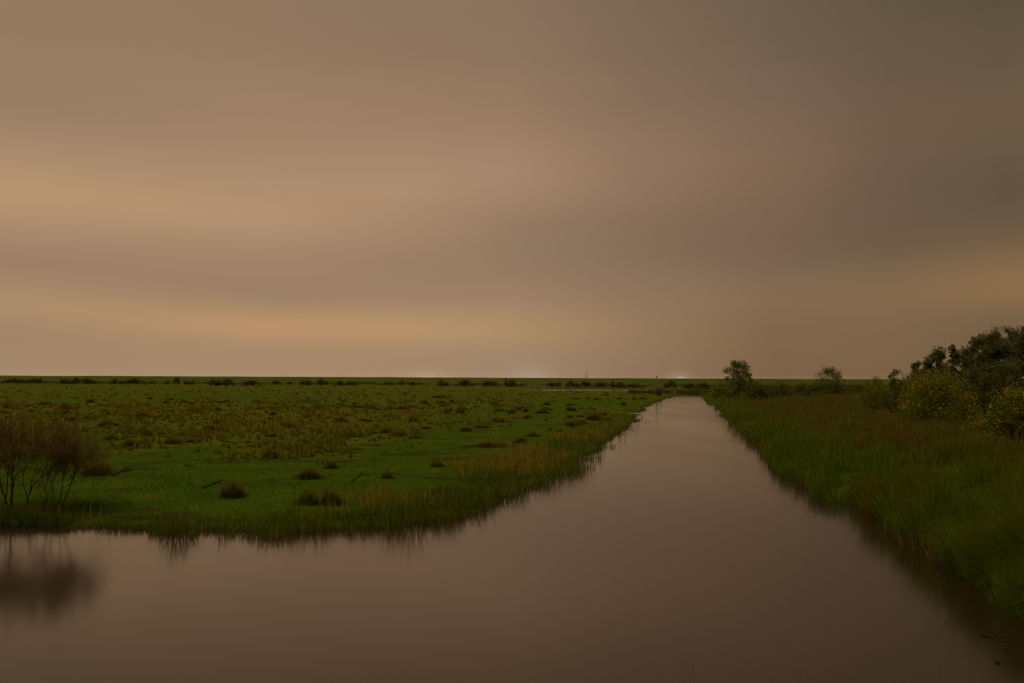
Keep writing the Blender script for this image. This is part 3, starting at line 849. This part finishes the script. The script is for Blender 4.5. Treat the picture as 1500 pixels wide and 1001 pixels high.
# ------------------------------------------------------------------ trees and shrubs
def crown_geo(H, W, zb, lobes, n, leaf, shape='oval', lob=0.30, gap=0.35, hue0=0.5, hsd=0.25, toplight=0.0):
    """leaf clumps around lobe centres; returns leaves and the limb targets"""
    cs = []
    tries = 0
    while len(cs) < lobes and tries < 4000:
        tries += 1
        t = rng.random()
        a = rng.uniform(0, 2 * math.pi)
        if shape == 'oval': prof_ = math.sin(math.pi * min(1, 0.12 + 0.83 * t)) ** 0.6
        elif shape == 'dome': prof_ = math.sqrt(max(0.02, 1 - t * t))
        elif shape == 'column': prof_ = 0.75 * (1 - t) ** 0.4 + 0.2
        else: prof_ = 0.35 + 0.65 * t
        rr_ = math.sqrt(rng.random()) * 0.5 * W * prof_ * 0.86
        c = np.array([rr_ * math.cos(a), rr_ * math.sin(a), zb + t * (H - zb) * 0.93])
        rad = lob * W * 0.5 * rng.uniform(0.65, 1.25)
        c[2] = min(c[2], H - rad * 0.7)
        if c[2] - rad * 0.8 < 0 and zb < 0.3: c[2] = max(c[2], rad * 0.55)
        if all(np.linalg.norm((c - q[0])) > gap * (rad + q[1]) for q in cs):
            cs.append((c, rad, rng.normal(hue0, 0.16)))
    g_ = Geo()
    tot = sum(q[1] ** 2 for q in cs)
    nl = int(n * 0.80)
    for c, rad, hc in cs:
        k_ = max(8, int(nl * rad ** 2 / tot))
        ns_ = 11
        v = rng.normal(size=(ns_, 3)); v /= np.linalg.norm(v, axis=1)[:, None]
        v[:, 2] = v[:, 2] * 0.9 + 0.15
        sc = c + v * (rad * rng.uniform(0.35, 1.0, ns_))[:, None] * rng.uniform(0.8, 1.25, 3)
        w_ = rng.integers(0, ns_, k_)
        sig = rad * rng.uniform(0.16, 0.34, ns_)
        p = sc[w_] + np.clip(rng.normal(size=(k_, 3)), -2, 2) * sig[w_][:, None] * np.array([1, 1, 0.9])
        hc = np.clip(hc + 0.12 * rng.normal(size=ns_), 0, 1)[w_]
        hue = np.clip(hc + rng.normal(size=k_) * hsd, 0, 1)
        p[:, 2] = np.maximum(p[:, 2], 0.02)
        g_.add(*leaves(p, leaf * rng.uniform(0.6, 1.3, k_), hue))
    # looser leaves that knit the clumps together
    k_ = n - nl
    C_ = np.array([q[0] for q in cs]); Rd = np.array([q[1] for q in cs]); Hc = np.array([q[2] for q in cs])
    i_ = rng.integers(0, len(cs), k_)
    D_ = np.linalg.norm(C_[:, None] - C_[None], axis=2) + np.eye(len(cs)) * 1e9
    nb_ = np.argsort(D_, 1)[:, :4]
    j_ = nb_[i_, rng.integers(0, min(4, len(cs) - 1), k_)]
    t_ = rng.random(k_)[:, None]
    p = C_[i_] * (1 - t_) + C_[j_] * t_ + rng.normal(size=(k_, 3)) * (Rd[i_] * 0.32)[:, None]
    p[:, 2] = np.clip(p[:, 2], 0.02, H * 1.0)
    g_.add(*leaves(p, leaf * rng.uniform(0.6, 1.3, k_), np.clip(Hc[i_] + rng.normal(size=k_) * hsd, 0, 1)))
    return g_, cs
def limb_geo(cs, zb, r0, stems=1, W=1.0):
    g_ = Geo()
    feet = [np.array([0, 0, -0.15])] if stems == 1 else [np.array([rng.normal() * 0.12 * W, rng.normal() * 0.12 * W, -0.1]) for _ in range(stems)]
    top = max(q[0][2] for q in cs)
    trunks = []
    for f in feet:
        hz_ = np.array([f[0] * 1.8 + rng.normal() * 0.06 * W, f[1] * 1.8 + rng.normal() * 0.06 * W, max(zb, 0.55 * top)])
        pts = bent(f, hz_, 0.06, 7)
        g_.add(*tube(pts, np.linspace(r0, r0 * 0.5, 7), 7)); trunks.append(pts)
    for c, rad, _ in cs:
        pts = trunks[int(rng.integers(0, len(trunks)))]
        i = int(np.clip(np.searchsorted(pts[:, 2], c[2] * 0.55), 1, 6))
        b_ = bent(pts[i], c, 0.10, 5)
        g_.add(*tube(b_, np.linspace(r0 * 0.42, r0 * 0.10, 5), 5))
    return g_
def tree(name, px, py, d, toppy, wpx, label, cat, mat, lobes=22, n=5000, leaf=0.16, shape='oval', zb=0.25, lob=0.34, stems=1, group=None, r0=None, parts=('trunk', 'crown'), hue0=0.5, hsd=0.22, gap=0.35, base_from='d', rot=None):
    """d metres away along pixel column px; its top reaches pixel row toppy"""
    if d is None:
        q = gpt(px, py)[0]
    else:
        ray = rays([px], [py])[0]; t = d / ray[1]
        xy = np.array([[ray[0] * t, d]])
        q = np.array([xy[0, 0], d, ground(xy)[0]])
    ray = rays([px], [toppy])[0]
    H = CAM_H + ray[2] * (q[1] / ray[1]) - q[2]
    W = wpx * q[1] / F_PX
    e = empty(name, (q[0], q[1], q[2] - 0.03))
    tag(e, label, cat, group)
    cg, cs = crown_geo(H, W, zb * H, lobes, n, leaf, shape, lob, gap, hue0, hsd)
    link(parts[0], limb_geo(cs, zb * H, r0 or 0.022 * H, stems, W).mesh(name + '_' + parts[0]), M['bark'], e)
    link(parts[1], cg.mesh(name + '_' + parts[1]), M[mat], e)
    return e

SH = ('stem', 'foliage')
# the lone tree and its hedge at the far bend of the bank
tree('lone_tree', 1082, 575, 185, 527, 46, 'open-crowned tree rising over the hedge beside the canal end', 'tree', 'tree', 50, 6500, 0.28, 'oval', 0.16, 0.27, 1, r0=0.14, gap=0.34)
tree('hedge_shrub', 1066, 577, 178, 553, 36, 'dark leafy shrub tucked against the left of the lone tree', 'shrub', 'tree', 12, 1800, 0.34, 'dome', 0.05, 0.42, 3, parts=SH)
tree('hedge_shrub', 1056, 579, 165, 566, 30, 'low yellowing shrub at the canal end below the lone tree', 'shrub', 'yellow', 10, 1200, 0.30, 'dome', 0.0, 0.45, 3, parts=SH, hue0=0.35)
tree('hedge_shrub', 1108, 580, 160, 560.5, 52, 'broad olive shrub right of the lone tree', 'shrub', 'olive', 16, 2400, 0.32, 'dome', 0.0, 0.42, 3, parts=SH)
tree('hedge_shrub', 1146, 577, 190, 560.5, 40, 'lower olive shrub between the broad shrub and the far hedge', 'shrub', 'olive', 10, 1400, 0.34, 'dome', 0.0, 0.42, 3, parts=SH)
tree('round_tree', 1216, 568, 235, 538, 44, 'small round-topped tree leaning over the far hedge', 'tree', 'tree', 50, 5600, 0.27, 'oval', 0.06, 0.30, 5, r0=0.09, gap=0.30)
for i, (x, w, tp, lab) in enumerate(((1172, 34, 562, 'thin far hedge bush next to the lower olive shrub'), (1196, 30, 561, 'far hedge bush just left of the round tree'), (1232, 36, 562.5, 'far hedge bush just right of the round tree'), (1262, 34, 561, 'far hedge bush halfway from the round tree to the yellow shrubs'))):
    tree('hedge_bush', x, 570, 245, tp, w, lab, 'bush', 'olive', 9, 900, 0.4, 'dome', 0.0, 0.45, 2, 'far hedge bushes', parts=SH, hue0=0.4)
tree('fallen_brush', 1184, 581, None, 573, 34, 'low dark heap of brushwood in the meadow below the round tree', 'brushwood', 'farbush', 10, 700, 0.22, 'dome', 0.0, 0.36, 3, parts=SH)
# yellowing shrubs on the right bank
tree('yellow_shrub', 1370, 617, None, 547, 112, 'largest yellow autumn shrub, in the middle of the right bank', 'shrub', 'yellow', 60, 20000, 0.14, 'dome', 0.0, 0.34, 5, parts=SH, hue0=0.34, hsd=0.32, r0=0.05, gap=0.22)
tree('yellow_shrub', 1285, 599, None, 556, 62, 'smaller loose yellow shrub nearer the far hedge', 'shrub', 'yellow', 36, 8000, 0.14, 'dome', 0.0, 0.36, 4, parts=SH, hue0=0.30, r0=0.04, gap=0.22)
tree('slender_sapling', 1283, 597, None, 545, 12, 'thin reddish sapling sticking up out of the smaller yellow shrub', 'sapling', 'yellow', 9, 420, 0.14, 'column', 0.1, 0.5, 1, r0=0.03, hue0=0.75)
tree('yellow_shrub', 1494, 655, 29, 572, 118, 'orange-leaved shrub cut by the right edge of the picture', 'shrub', 'yellow', 60, 26000, 0.075, 'dome', 0.0, 0.34, 5, parts=SH, hue0=0.27, hsd=0.24, r0=0.04, gap=0.22)
tree('olive_shrub', 1448, 584, 70, 545, 60, 'smooth rounded olive shrub between the largest yellow shrub and the wood', 'shrub', 'olive', 40, 11000, 0.12, 'dome', 0.0, 0.36, 3, parts=SH, gap=0.2)
tree('olive_shrub', 1408, 578, 82, 542, 42, 'grey-green shrub rising behind the largest yellow shrub', 'shrub', 'olive', 16, 3600, 0.14, 'dome', 0.0, 0.42, 3, parts=SH, hue0=0.35)
tree('olive_shrub', 1500, 578, 78, 549, 44, 'low olive shrub under the tall trees at the right edge', 'shrub', 'olive', 14, 3200, 0.14, 'dome', 0.0, 0.42, 3, parts=SH, hue0=0.3)
tree('olive_shrub', 1326, 577, 88, 551, 60, 'dull green shrub left of and behind the largest yellow shrub', 'shrub', 'olive', 16, 3200, 0.16, 'dome', 0.0, 0.40, 3, parts=SH, hue0=0.5)
tree('thorn_tree', 1309, 575, 105, 537, 20, 'small dark wind-bent tree at the low end of the wood', 'tree', 'tree', 22, 1800, 0.2, 'vase', 0.15, 0.42, 2, gap=0.25)
# the wood that climbs to the right
GW = 'willow trees of the wood on the right'
for (x, tp, w, dd, sh, lab, nn) in (
    (1343, 527, 17, 108, 'column', 'lowest and leftmost small willow of the wood', 1800),
    (1357, 521, 19, 105, 'oval', 'second small willow from the left end of the wood', 2200),
    (1376, 509, 26, 104, 'oval', 'willow with a ragged double top, third from the left of the wood', 3600),
    (1398, 500, 19, 103, 'column', 'narrow upright willow standing out like a finger', 3000),
    (1418, 508, 24, 106, 'oval', 'lower willow in the notch right of the narrow upright one', 3000),
    (1436, 482, 40, 101, 'oval', 'tall willow forming the left shoulder of the highest clump', 7000),
    (1466, 478, 44, 97, 'oval', 'broadest willow in the middle of the highest clump', 8500),
    (1487, 482, 38, 103, 'oval', 'tall willow behind the right of the highest clump', 6000),
    (1512, 478, 40, 92, 'oval', 'willow cut off by the right edge of the picture', 7000)):
    tree('willow_tree', x, 560, dd, tp, w * 1.3, lab, 'tree', 'willow', 44, int(nn * 3.6), 0.205, sh, 0.04, 0.40, 1, GW, r0=0.11, hsd=0.15, gap=0.24)
# undergrowth that hides the trunks of the wood
for (x, tp, w, dd, lab) in ((1350, 541, 40, 98, 'dark thicket under the small willows'), (1388, 536, 44, 97, 'dark thicket under the narrow upright willow'), (1428, 530, 48, 94, 'dark thicket under the left shoulder of the highest clump'), (1474, 528, 56, 91, 'dark thicket under the broadest willow')):
    tree('thicket', x, 570, dd, tp, w, lab, 'thicket', 'willow', 18, 3800, 0.2, 'dome', 0.0, 0.38, 4, 'thickets under the wood', parts=SH, hue0=0.3)

# ------------------------------------------------------------------ far bushes below the dike
FB = []
for s in range(5):
    cg, cs = crown_geo(1.0, 2.4, 0.0, 14, 900, 0.16, 'dome', 0.30, 0.35)
    me = cg.mesh('far_bush'); me.materials.append(M['farbush']); FB.append(me)
FY = []
for s in range(2):
    cg, cs = crown_geo(1.0, 1.8, 0.0, 12, 700, 0.16, 'dome', 0.34, 0.35)
    me = cg.mesh('far_bush_yellow'); me.materials.append(M['farbush_y']); FY.append(me)
ORD = ['first', 'second', 'third', 'fourth', 'fifth', 'sixth', 'seventh', 'eighth', 'ninth', 'tenth', 'eleventh', 'twelfth', 'thirteenth', 'fourteenth', 'fifteenth', 'sixteenth', 'seventeenth', 'eighteenth', 'nineteenth']
ORD += ['twentieth'] + ['twenty-' + q for q in ORD[:9]] + ['thirtieth'] + ['thirty-' + q for q in ORD[:9]]
GF = 'dark bushes at the foot of the dike'
far = [(20, 562.0, 34, 6), (50, 562.0, 30, 6), (100, 562.6, 34, 7), (122, 562.6, 28, 7), (170, 563.0, 22, 6), (195, 563.2, 26, 7), (259, 562.8, 10, 8), (277, 563.5, 22, 5), (330, 565.5, 34, 8), (315, 564.5, 16, 7),
       (366, 565.8, 24, 7), (404, 563.5, 14, 5), (425, 563.6, 9, 4), (448, 565.0, 17, 7), (471, 564.6, 18, 7), (497, 565.2, 12, 6), (514, 564.8, 16, 5), (570, 564.0, 20, 4), (604, 564.6, 8, 4), (648, 566.0, 20, 7), (680, 566.4, 22, 8),
       (718, 566.4, 28, 7), (748, 566.8, 24, 9), (808, 567.0, 14, 6), (838, 568.0, 22, 8), (858, 568.0, 18, 8), (880, 568.4, 22, 7), (906, 568.8, 30, 8), (928, 568.8, 20, 6), (982, 569.2, 20, 9), (1010, 570.0, 20, 7), (1030, 570.4, 22, 8)]
for i, (x, y, w, h) in enumerate(sorted(far)):
    p = gpt(x, y)[0]
    o = link('dike_bush', FB[i % 5], None, loc=(p[0], p[1], p[2] - 0.05))
    s = p[1] / F_PX
    o.scale = (w * 1.25 * s / 2.3, w * s / 2.6, h * 1.15 * s / 0.95)
    o.rotation_euler = (0, 0, float(rng.choice([0.0, math.pi])))
    lab = {748: 'biggest domed dark bush under the dike, left of the far pond', 982: 'dark bush under the dike right behind the lone post'}.get(x, ORD[i] + ' dark bush from the left in the line below the dike')
    tag(o, lab, 'bush', GF)
for i, (x, y, w, h) in enumerate(sorted(((222, 563.0, 16, 5), (245, 563.2, 12, 6), (587, 564.5, 12, 7), (818, 567.0, 12, 8), (765, 566.6, 18, 5), (943, 569.0, 16, 5), (1018, 573.5, 24, 5)))):
    p = gpt(x, y)[0]
    o = link('yellowing_bush', FY[i % 2], None, loc=(p[0], p[1], p[2] - 0.05))
    s = p[1] / F_PX
    o.scale = (w * s / 1.8, w * s / 2.0, h * s / 0.95)
    tag(o, ORD[i] + ' yellowish bush from the left in the line below the dike', 'bush', 'yellowish bushes at the foot of the dike')

n = 15000
xb = rng.uniform(-420, 330, n); yb = 600 + 20 * rng.normal(size=n) + (fbm(xb * 0.02, xb * 0, 131) - 0.5) * 60
hb = 2.6 * sstep(fbm(xb * 0.055, yb * 0.02, 133, 3), 0.40, 0.72) * rng.uniform(0.2, 1, n)
k = hb > 0.25
p = np.column_stack([xb, yb, 0.3 + hb * rng.random(n) ** 0.6])[k]
stuff('dike_foot_scrub', Geo().add(*leaves(p, rng.uniform(0.5, 1.1, len(p)), rng.random(len(p)), 0.3, 0.7)), M['farbush'], 'low irregular dark scrub along the foot of the dike', 'scrub')

# ------------------------------------------------------------------ bare willow shrubs at the left
def bare_shrub(px, py, stems, label, twig_n, mat='twig', name='bare_shrub', scale_r=1.0):
    """stems: list of pixel polylines (traced), each given its own depth"""
    q = gpt(px, py)[0]
    e = empty(name, (q[0], q[1], q[2] - 0.05))
    tag(e, label, 'shrub', 'leafless willow shrubs on the left bank')
    gs = Geo(); gt = Geo()
    tips = []
    for (line, r0, dep) in stems:
        pts = []
        for i, (x, y) in enumerate(line):
            dd = q[1] + dep[0] + (dep[1] - dep[0]) * i / (len(line) - 1)
            ray = rays([x], [y])[0]; t = dd / ray[1]
            pts.append(np.array([ray[0] * t, dd, CAM_H + ray[2] * t]) - np.array(e.location))
        pts = np.array(pts)
        # finer, with small kinks
        fp = []
        for a_, b_ in zip(pts[:-1], pts[1:]):
            for k_ in range(4): fp.append(a_ + (b_ - a_) * k_ / 4 + rng.normal(size=3) * 0.008)
        fp.append(pts[-1]); fp = np.array(fp)
        gs.add(*tube(fp, np.linspace(r0 * 0.66, r0 * 0.2, len(fp)), 6))
        # recursive side branches
        def rec(p, d, L, r, lev):
            end = p + d * L
            mid = (p + end) / 2 + rng.normal(size=3) * 0.06 * L
            (gs if lev < 3 else gt).add(*tube([p, mid, end], [r, r * 0.75, r * 0.5], 4 if lev < 3 else 3, rng.random()))
            if lev >= 4:
                tips.append((mid, d)); tips.append((end, d)); return
            for _ in range(3 if lev < 3 else 2):
                t = rng.uniform(0.45, 1.0)
                nd = d + rng.normal(size=3) * 0.55 + np.array([0.12, 0, 0.10]); nd /= np.linalg.norm(nd)
                rec(p + (end - p) * t, nd, L * rng.uniform(0.6, 0.85), r * 0.55, lev + 1)
        nfp = len(fp)
        for i in range(int(nfp * 0.55), nfp):
            if rng.random() < 0.65 or i == nfp - 1:
                d = fp[min(i + 1, nfp - 1)] - fp[i - 1]; d /= np.linalg.norm(d)
                d = d + rng.normal(size=3) * 0.5 + np.array([0, 0, 0.25]); d /= np.linalg.norm(d)
                rec(fp[i], d, rng.uniform(0.34, 0.58), r0 * 0.38, 1)
    k_ = max(1, int(twig_n * 1.15) // len(tips))
    bp = np.repeat(np.array([t[0] for t in tips]), k_, 0); bd = np.repeat(np.array([t[1] for t in tips]), k_, 0)
    n = len(bp)
    bp = bp + rng.normal(size=(n, 3)) * 0.05
    dd = bd + rng.normal(size=(n, 3)) * 0.5 + np.array([0.06, 0, 0.22]); dd /= np.linalg.norm(dd, axis=1)[:, None]
    L = rng.uniform(0.18, 0.58, n)
    gt.add(*blades(bp, np.maximum(0.05, L * np.clip(dd[:, 2], 0.2, 1)), np.full(n, 0.0062), dd[:, :2] * L[:, None], rng.random(n)))
    link('stem', gs.mesh(name + '_stem'), M['bark'], e)
    link('twigs', gt.mesh(name + '_twigs'), M[mat], e)
    return e
bare_shrub(14, 752, [
    ([(16, 752), (17, 728), (18, 700), (22, 672)], 0.055, (0, 0.1)),
    ([(17, 720), (24, 695), (36, 685), (50, 672)], 0.024, (0, -0.3)),
    ([(12, 752), (4, 720), (-4, 690), (-8, 660)], 0.045, (0, 0.5)),
    ([(6, 752), (-18, 716), (-40, 680), (-50, 650)], 0.045, (0, -0.4)),
    ([(10, 752), (8, 730), (12, 705), (6, 675)], 0.03, (0.2, 0.5)),
], 'thick-stemmed bare willow shrub cut by the left edge of the picture', 5200)
bare_shrub(40, 748, [
    ([(39, 748), (41, 728), (48, 712), (62, 698), (78, 688)], 0.036, (0, 0.2)),
    ([(45, 717), (46, 706), (51, 694), (56, 680)], 0.020, (0.05, -0.3)),
    ([(40, 730), (34, 712), (34, 692), (40, 672)], 0.018, (0.05, 0.4)),
], 'bare willow shrub with one curved leaning stem, second from the left', 3000)
bare_shrub(82, 752, [
    ([(84, 752), (92, 740), (100, 720), (107, 700), (112, 680)], 0.030, (0, 0)),
    ([(80, 750), (86, 738), (90, 720), (92, 704), (90, 688)], 0.022, (0.1, -0.3)),
    ([(74, 750), (79, 735), (77, 715), (80, 700), (86, 682)], 0.020, (0.1, 0.4)),
    ([(62, 748), (69, 730), (66, 712), (72, 696), (74, 678)], 0.020, (0, -0.2)),
    ([(58, 750), (66, 734), (76, 716), (72, 698), (64, 680)], 0.016, (0.2, 0.5)),
], 'rightmost bare willow shrub with several slanting stems', 4600)
# scrub under them, down to the water
def low_scrub(px, py, w, hpx, label):
    q = gpt(px, py)[0]
    n = 1500; s = q[1] / F_PX
    a = rng.uniform(0, 6.28, n); r = np.sqrt(rng.random(n)) * w * s / 2
    B = np.column_stack([np.cos(a) * r, np.sin(a) * r * 0.6, np.full(n, -0.05)])
    h = hpx * s * rng.uniform(0.4, 1.1, n) * (1 - 0.5 * (r / (w * s / 2)) ** 2)
    me = Geo().add(*blades(B, h, np.full(n, 0.014), rng.normal(size=(n, 2)) * (h * 0.55)[:, None], np.clip(rng.normal(0.15, 0.15, n), 0, 1))).mesh('dark_scrub')
    return tag(link('dark_scrub', me, M['bank'], loc=q), label, 'scrub', 'dark scrub under the bare shrubs')
low_scrub(10, 766, 70, 36, 'dark scrub at the water under the thick-stemmed bare shrub')
low_scrub(46, 768, 54, 30, 'dark scrub at the water under the curved bare shrub')
low_scrub(84, 768, 46, 22, 'dark scrub at the water under the rightmost bare shrub')

# ------------------------------------------------------------------ lone post and shrub by the canal end
q = gpt(962, 581)[0]
s = q[1] / F_PX
e = tag(empty('wooden_post', (q[0], q[1], q[2] - 0.2)), 'tall thin weathered post on the left bank near the canal end', 'post')
Hp = 0.2 + 28 * s
link('pole', Geo().add(*tube([(0, 0, 0), (0.02, 0, Hp * 0.5), (0.0, 0, Hp)], [0.10, 0.09, 0.07], 8)).mesh('pole'), M['wood'], e)
link('cap', Geo().add(*tube([(0, 0, Hp), (0, 0, Hp + 0.35)], [0.15, 0.12], 8)).mesh('cap'), M['wood'], e)
link('brace', Geo().add(*tube([(-0.7, 0, 0), (-0.02, 0, Hp * 0.45)], [0.07, 0.06], 6)).mesh('brace'), M['wood'], e)
q2 = gpt(965, 580)[0]
e = tag(empty('pale_bare_shrub', (q2[0], q2[1], q2[2])), 'pinkish-brown bare shrub around the tall thin post', 'shrub')
gs = Geo(); n = 260
a = rng.uniform(0, 6.28, n); r = np.sqrt(rng.random(n)) * 0.5
B = np.column_stack([np.cos(a) * r, np.sin(a) * r, np.full(n, -0.05)])
h = rng.uniform(0.8, 2.5, n)
link('twigs', Geo().add(*blades(B, h, np.full(n, 0.06), np.column_stack([np.cos(a), np.sin(a)]) * (r * h * 0.8)[:, None] + rng.normal(size=(n, 2)) * 0.15, rng.random(n))).mesh('pale_bare_shrub_twigs'), M['pinktwig'], e)
for _ in range(5):
    a0 = rng.uniform(0, 6.28)
    gs.add(*tube(bent((0.1 * math.cos(a0), 0.1 * math.sin(a0), -0.1), (0.9 * math.cos(a0), 0.9 * math.sin(a0), 1.9), 0.1), np.linspace(0.06, 0.02, 5), 5))
link('stem', gs.mesh('pale_bare_shrub_stem'), M['pinktwig'], e)

# ------------------------------------------------------------------ masts and the far lamp behind the dike
for (x, tpy, lab) in ((857.5, 546.0, 'left and shorter of the two thin far masts behind the dike'), (860.5, 544.0, 'right and taller of the two thin far masts behind the dike')):
    d = 900.0
    ray = rays([x], [tpy])[0]; t = d / ray[1]
    X = ray[0] * t; Z = CAM_H + ray[2] * t
    e = tag(empty('thin_mast', (X, d, 0.2)), lab, 'mast', 'thin masts behind the dike')
    link('pole', Geo().add(*tube([(0, 0, -0.5), (0, 0, Z * 0.5), (0, 0, Z - 0.2)], [0.34, 0.26, 0.16], 6)).mesh('pole'), M['steel'], e)
    link('spreader', Geo().add(*tube([(-0.9, 0, Z * 0.86), (0.9, 0, Z * 0.86)], [0.10, 0.10], 5)).mesh('spreader'), M['steel'], e)
d = 800.0
ray = rays([997], [554.0])[0]; t = d / ray[1]
X = ray[0] * t; Z = CAM_H + ray[2] * t
e = tag(empty('far_floodlight', (X, d, 0.2)), 'bright far floodlight peeping over the dike near the canal end', 'lamp')
link('pole', Geo().add(*tube([(0, 0, -0.5), (0, 0, Z - 0.5)], [0.18, 0.12], 8)).mesh('pole'), M['steel'], e)
link('crossbar', Geo().add(*tube([(-3.4, 0, Z - 0.5), (3.4, 0, Z - 0.5)], [0.12, 0.12], 6)).mesh('crossbar'), M['steel'], e)
for k_ in range(4):
    xk = -2.4 + 1.6 * k_
    Vb = np.array([(sx * 0.45 + xk, sy * 0.25 - 0.2, sz * 0.38 + Z + 0.1) for sx in (-1, 1) for sy in (-1, 1) for sz in (-1, 1)])
    Fb = np.array([(0, 1, 3, 2), (4, 6, 7, 5), (0, 4, 5, 1), (2, 3, 7, 6), (0, 2, 6, 4), (1, 5, 7, 3)])
    link('lamp_head', mesh_np('lamp_head', Vb, Fb), M['lamp'], e)

# ------------------------------------------------------------------ small things
def branch(px, py, L, rz, label):
    q = gpt(px, py)[0]
    e = tag(empty('fallen_branch', (q[0], q[1], q[2] + 0.03), rz), label, 'branch', 'fallen branches on the pasture')
    main = bent((-L / 2, 0, 0.0), (L / 2, 0, 0.16), 0.10, 7)
    link('limb', Geo().add(*tube(main, np.linspace(0.035, 0.012, 7), 6)).mesh('limb'), M['bark'], e)
    gg = Geo()
    for i in (2, 3, 4, 5, 5, 6):
        gg.add(*tube(bent(main[i], main[i] + np.array([rng.uniform(0.1, 0.25), rng.normal() * 0.12, rng.uniform(0.03, 0.22)]), 0.1, 4), np.linspace(0.012, 0.004, 4), 4))
    link('twig', gg.mesh('twig'), M['bark'], e)
branch(308, 716, 0.5, R(15), 'dark twiggy branch lying left of the lone rounded tussock')
branch(176, 699, 0.5, R(-6), 'reddish low branch lying right of the orange-topped tussock')
branch(522, 706, 0.3, R(30), 'short branch lying left of the small brown-topped tussock')

# leaves and scum drifting by the near right bank
for i, (x, y, w) in enumerate(((1440, 931, 10), (1448, 932, 6), (1455, 926, 5), (1458, 930, 5), (1470, 925, 6), (1465, 921, 7), (1474, 940, 5), (1473, 951, 5), (1460, 971, 7), (1482, 928, 5))):
    q = at(x, y, 0.0); s = q[1] / F_PX
    n = 9
    a = np.linspace(0, 2 * math.pi, n, endpoint=False)
    r = w * s * 0.5 * (0.65 + 0.5 * rng.random(n))
    rim = np.column_stack([np.cos(a) * r, np.sin(a) * r * 1.6, 0.012 + 0.02 * rng.random(n)])
    low = rim * np.array([0.85, 0.85, 0]) + np.array([0, 0, -0.006])
    V = np.vstack([rim, low, [[0, 0, 0.012]], [[0, 0, -0.008]]])
    F = []
    for k_ in range(n):
        k2 = (k_ + 1) % n
        F += [(2 * n, k_, k2), (2 * n + 1, n + k2, n + k_), (k_, n + k_, n + k2), (k_, n + k2, k2)]
    me = mesh_np('floating_leaf', V, np.array(F), {'hue': np.full(len(V), 0.1 + 0.3 * rng.random()), 'tip': np.zeros(len(V))})
    tag(link('floating_leaf', me, M['farbush'], loc=(q[0], q[1], 0.003)), 'dark dead leaf floating off the near right bank', 'leaf', 'dead leaves floating at the lower right')

# tall thin grass of the near bank, in front of the camera
n = 26
xs_ = np.array([540, 590, 640, 980, 1000, 1012, 1015, 1018, 1048, 1052, 1095, 1130, 1165, 1170, 1176, 1182, 1190, 1235, 1255, 1262, 1330, 1345, 1352, 1380, 1420, 1455], float)
yt = np.array([985, 990, 992, 985, 960, 950, 945, 955, 990, 985, 985, 978, 965, 970, 960, 975, 970, 985, 965, 975, 960, 950, 945, 960, 955, 950], float)
dn = rng.uniform(4.2, 6.4, n)
geo_ = Geo()
ray = rays(xs_, yt); t = dn / ray[:, 1]
top = np.column_stack([ray[:, 0] * t, dn, CAM_H + ray[:, 2] * t])
lean = np.column_stack([rng.normal(0.05, 0.10, n), rng.normal(0, 0.06, n)])
bx_ = top[:, :2] - lean
hz_ = ground(bx_)
geo_.add(*blades(np.column_stack([bx_, hz_ - 0.02]), (top[:, 2] - hz_) * 1.01, np.full(n, 0.009), lean, rng.uniform(0, 1, n), yaw=rng.normal(0, 0.3, n)))
stuff('near_stems', geo_, M['seed'], 'few pale thin grass stems rising at the bottom right edge', 'grass')
geo_ = Geo()
# and the shorter sward they grow from
Bq = np.column_stack([rng.uniform(-9, 10, 16000), rng.uniform(-2.5, 8.2, 16000)])
hh, sd = ground(Bq, True)
k = sd > 0.05
B = np.column_stack([Bq, hh - 0.01])[k]; n = len(B)
lim = CAM_H - 0.40 * np.hypot(B[:, 0], B[:, 1]) - B[:, 2]
h = np.minimum(rng.uniform(0.12, 0.45, n), np.where(B[:, 1] > 1.0, np.maximum(0.10, lim), 0.4))
geo_.add(*blades(B, h, np.full(n, 0.007), rng.normal(size=(n, 2)) * (h * 0.35)[:, None], rng.random(n) * 0.6))
stuff('near_bank_grass', geo_, M['brown_grass'], 'rough brown grass covering the near bank below the picture', 'grass')
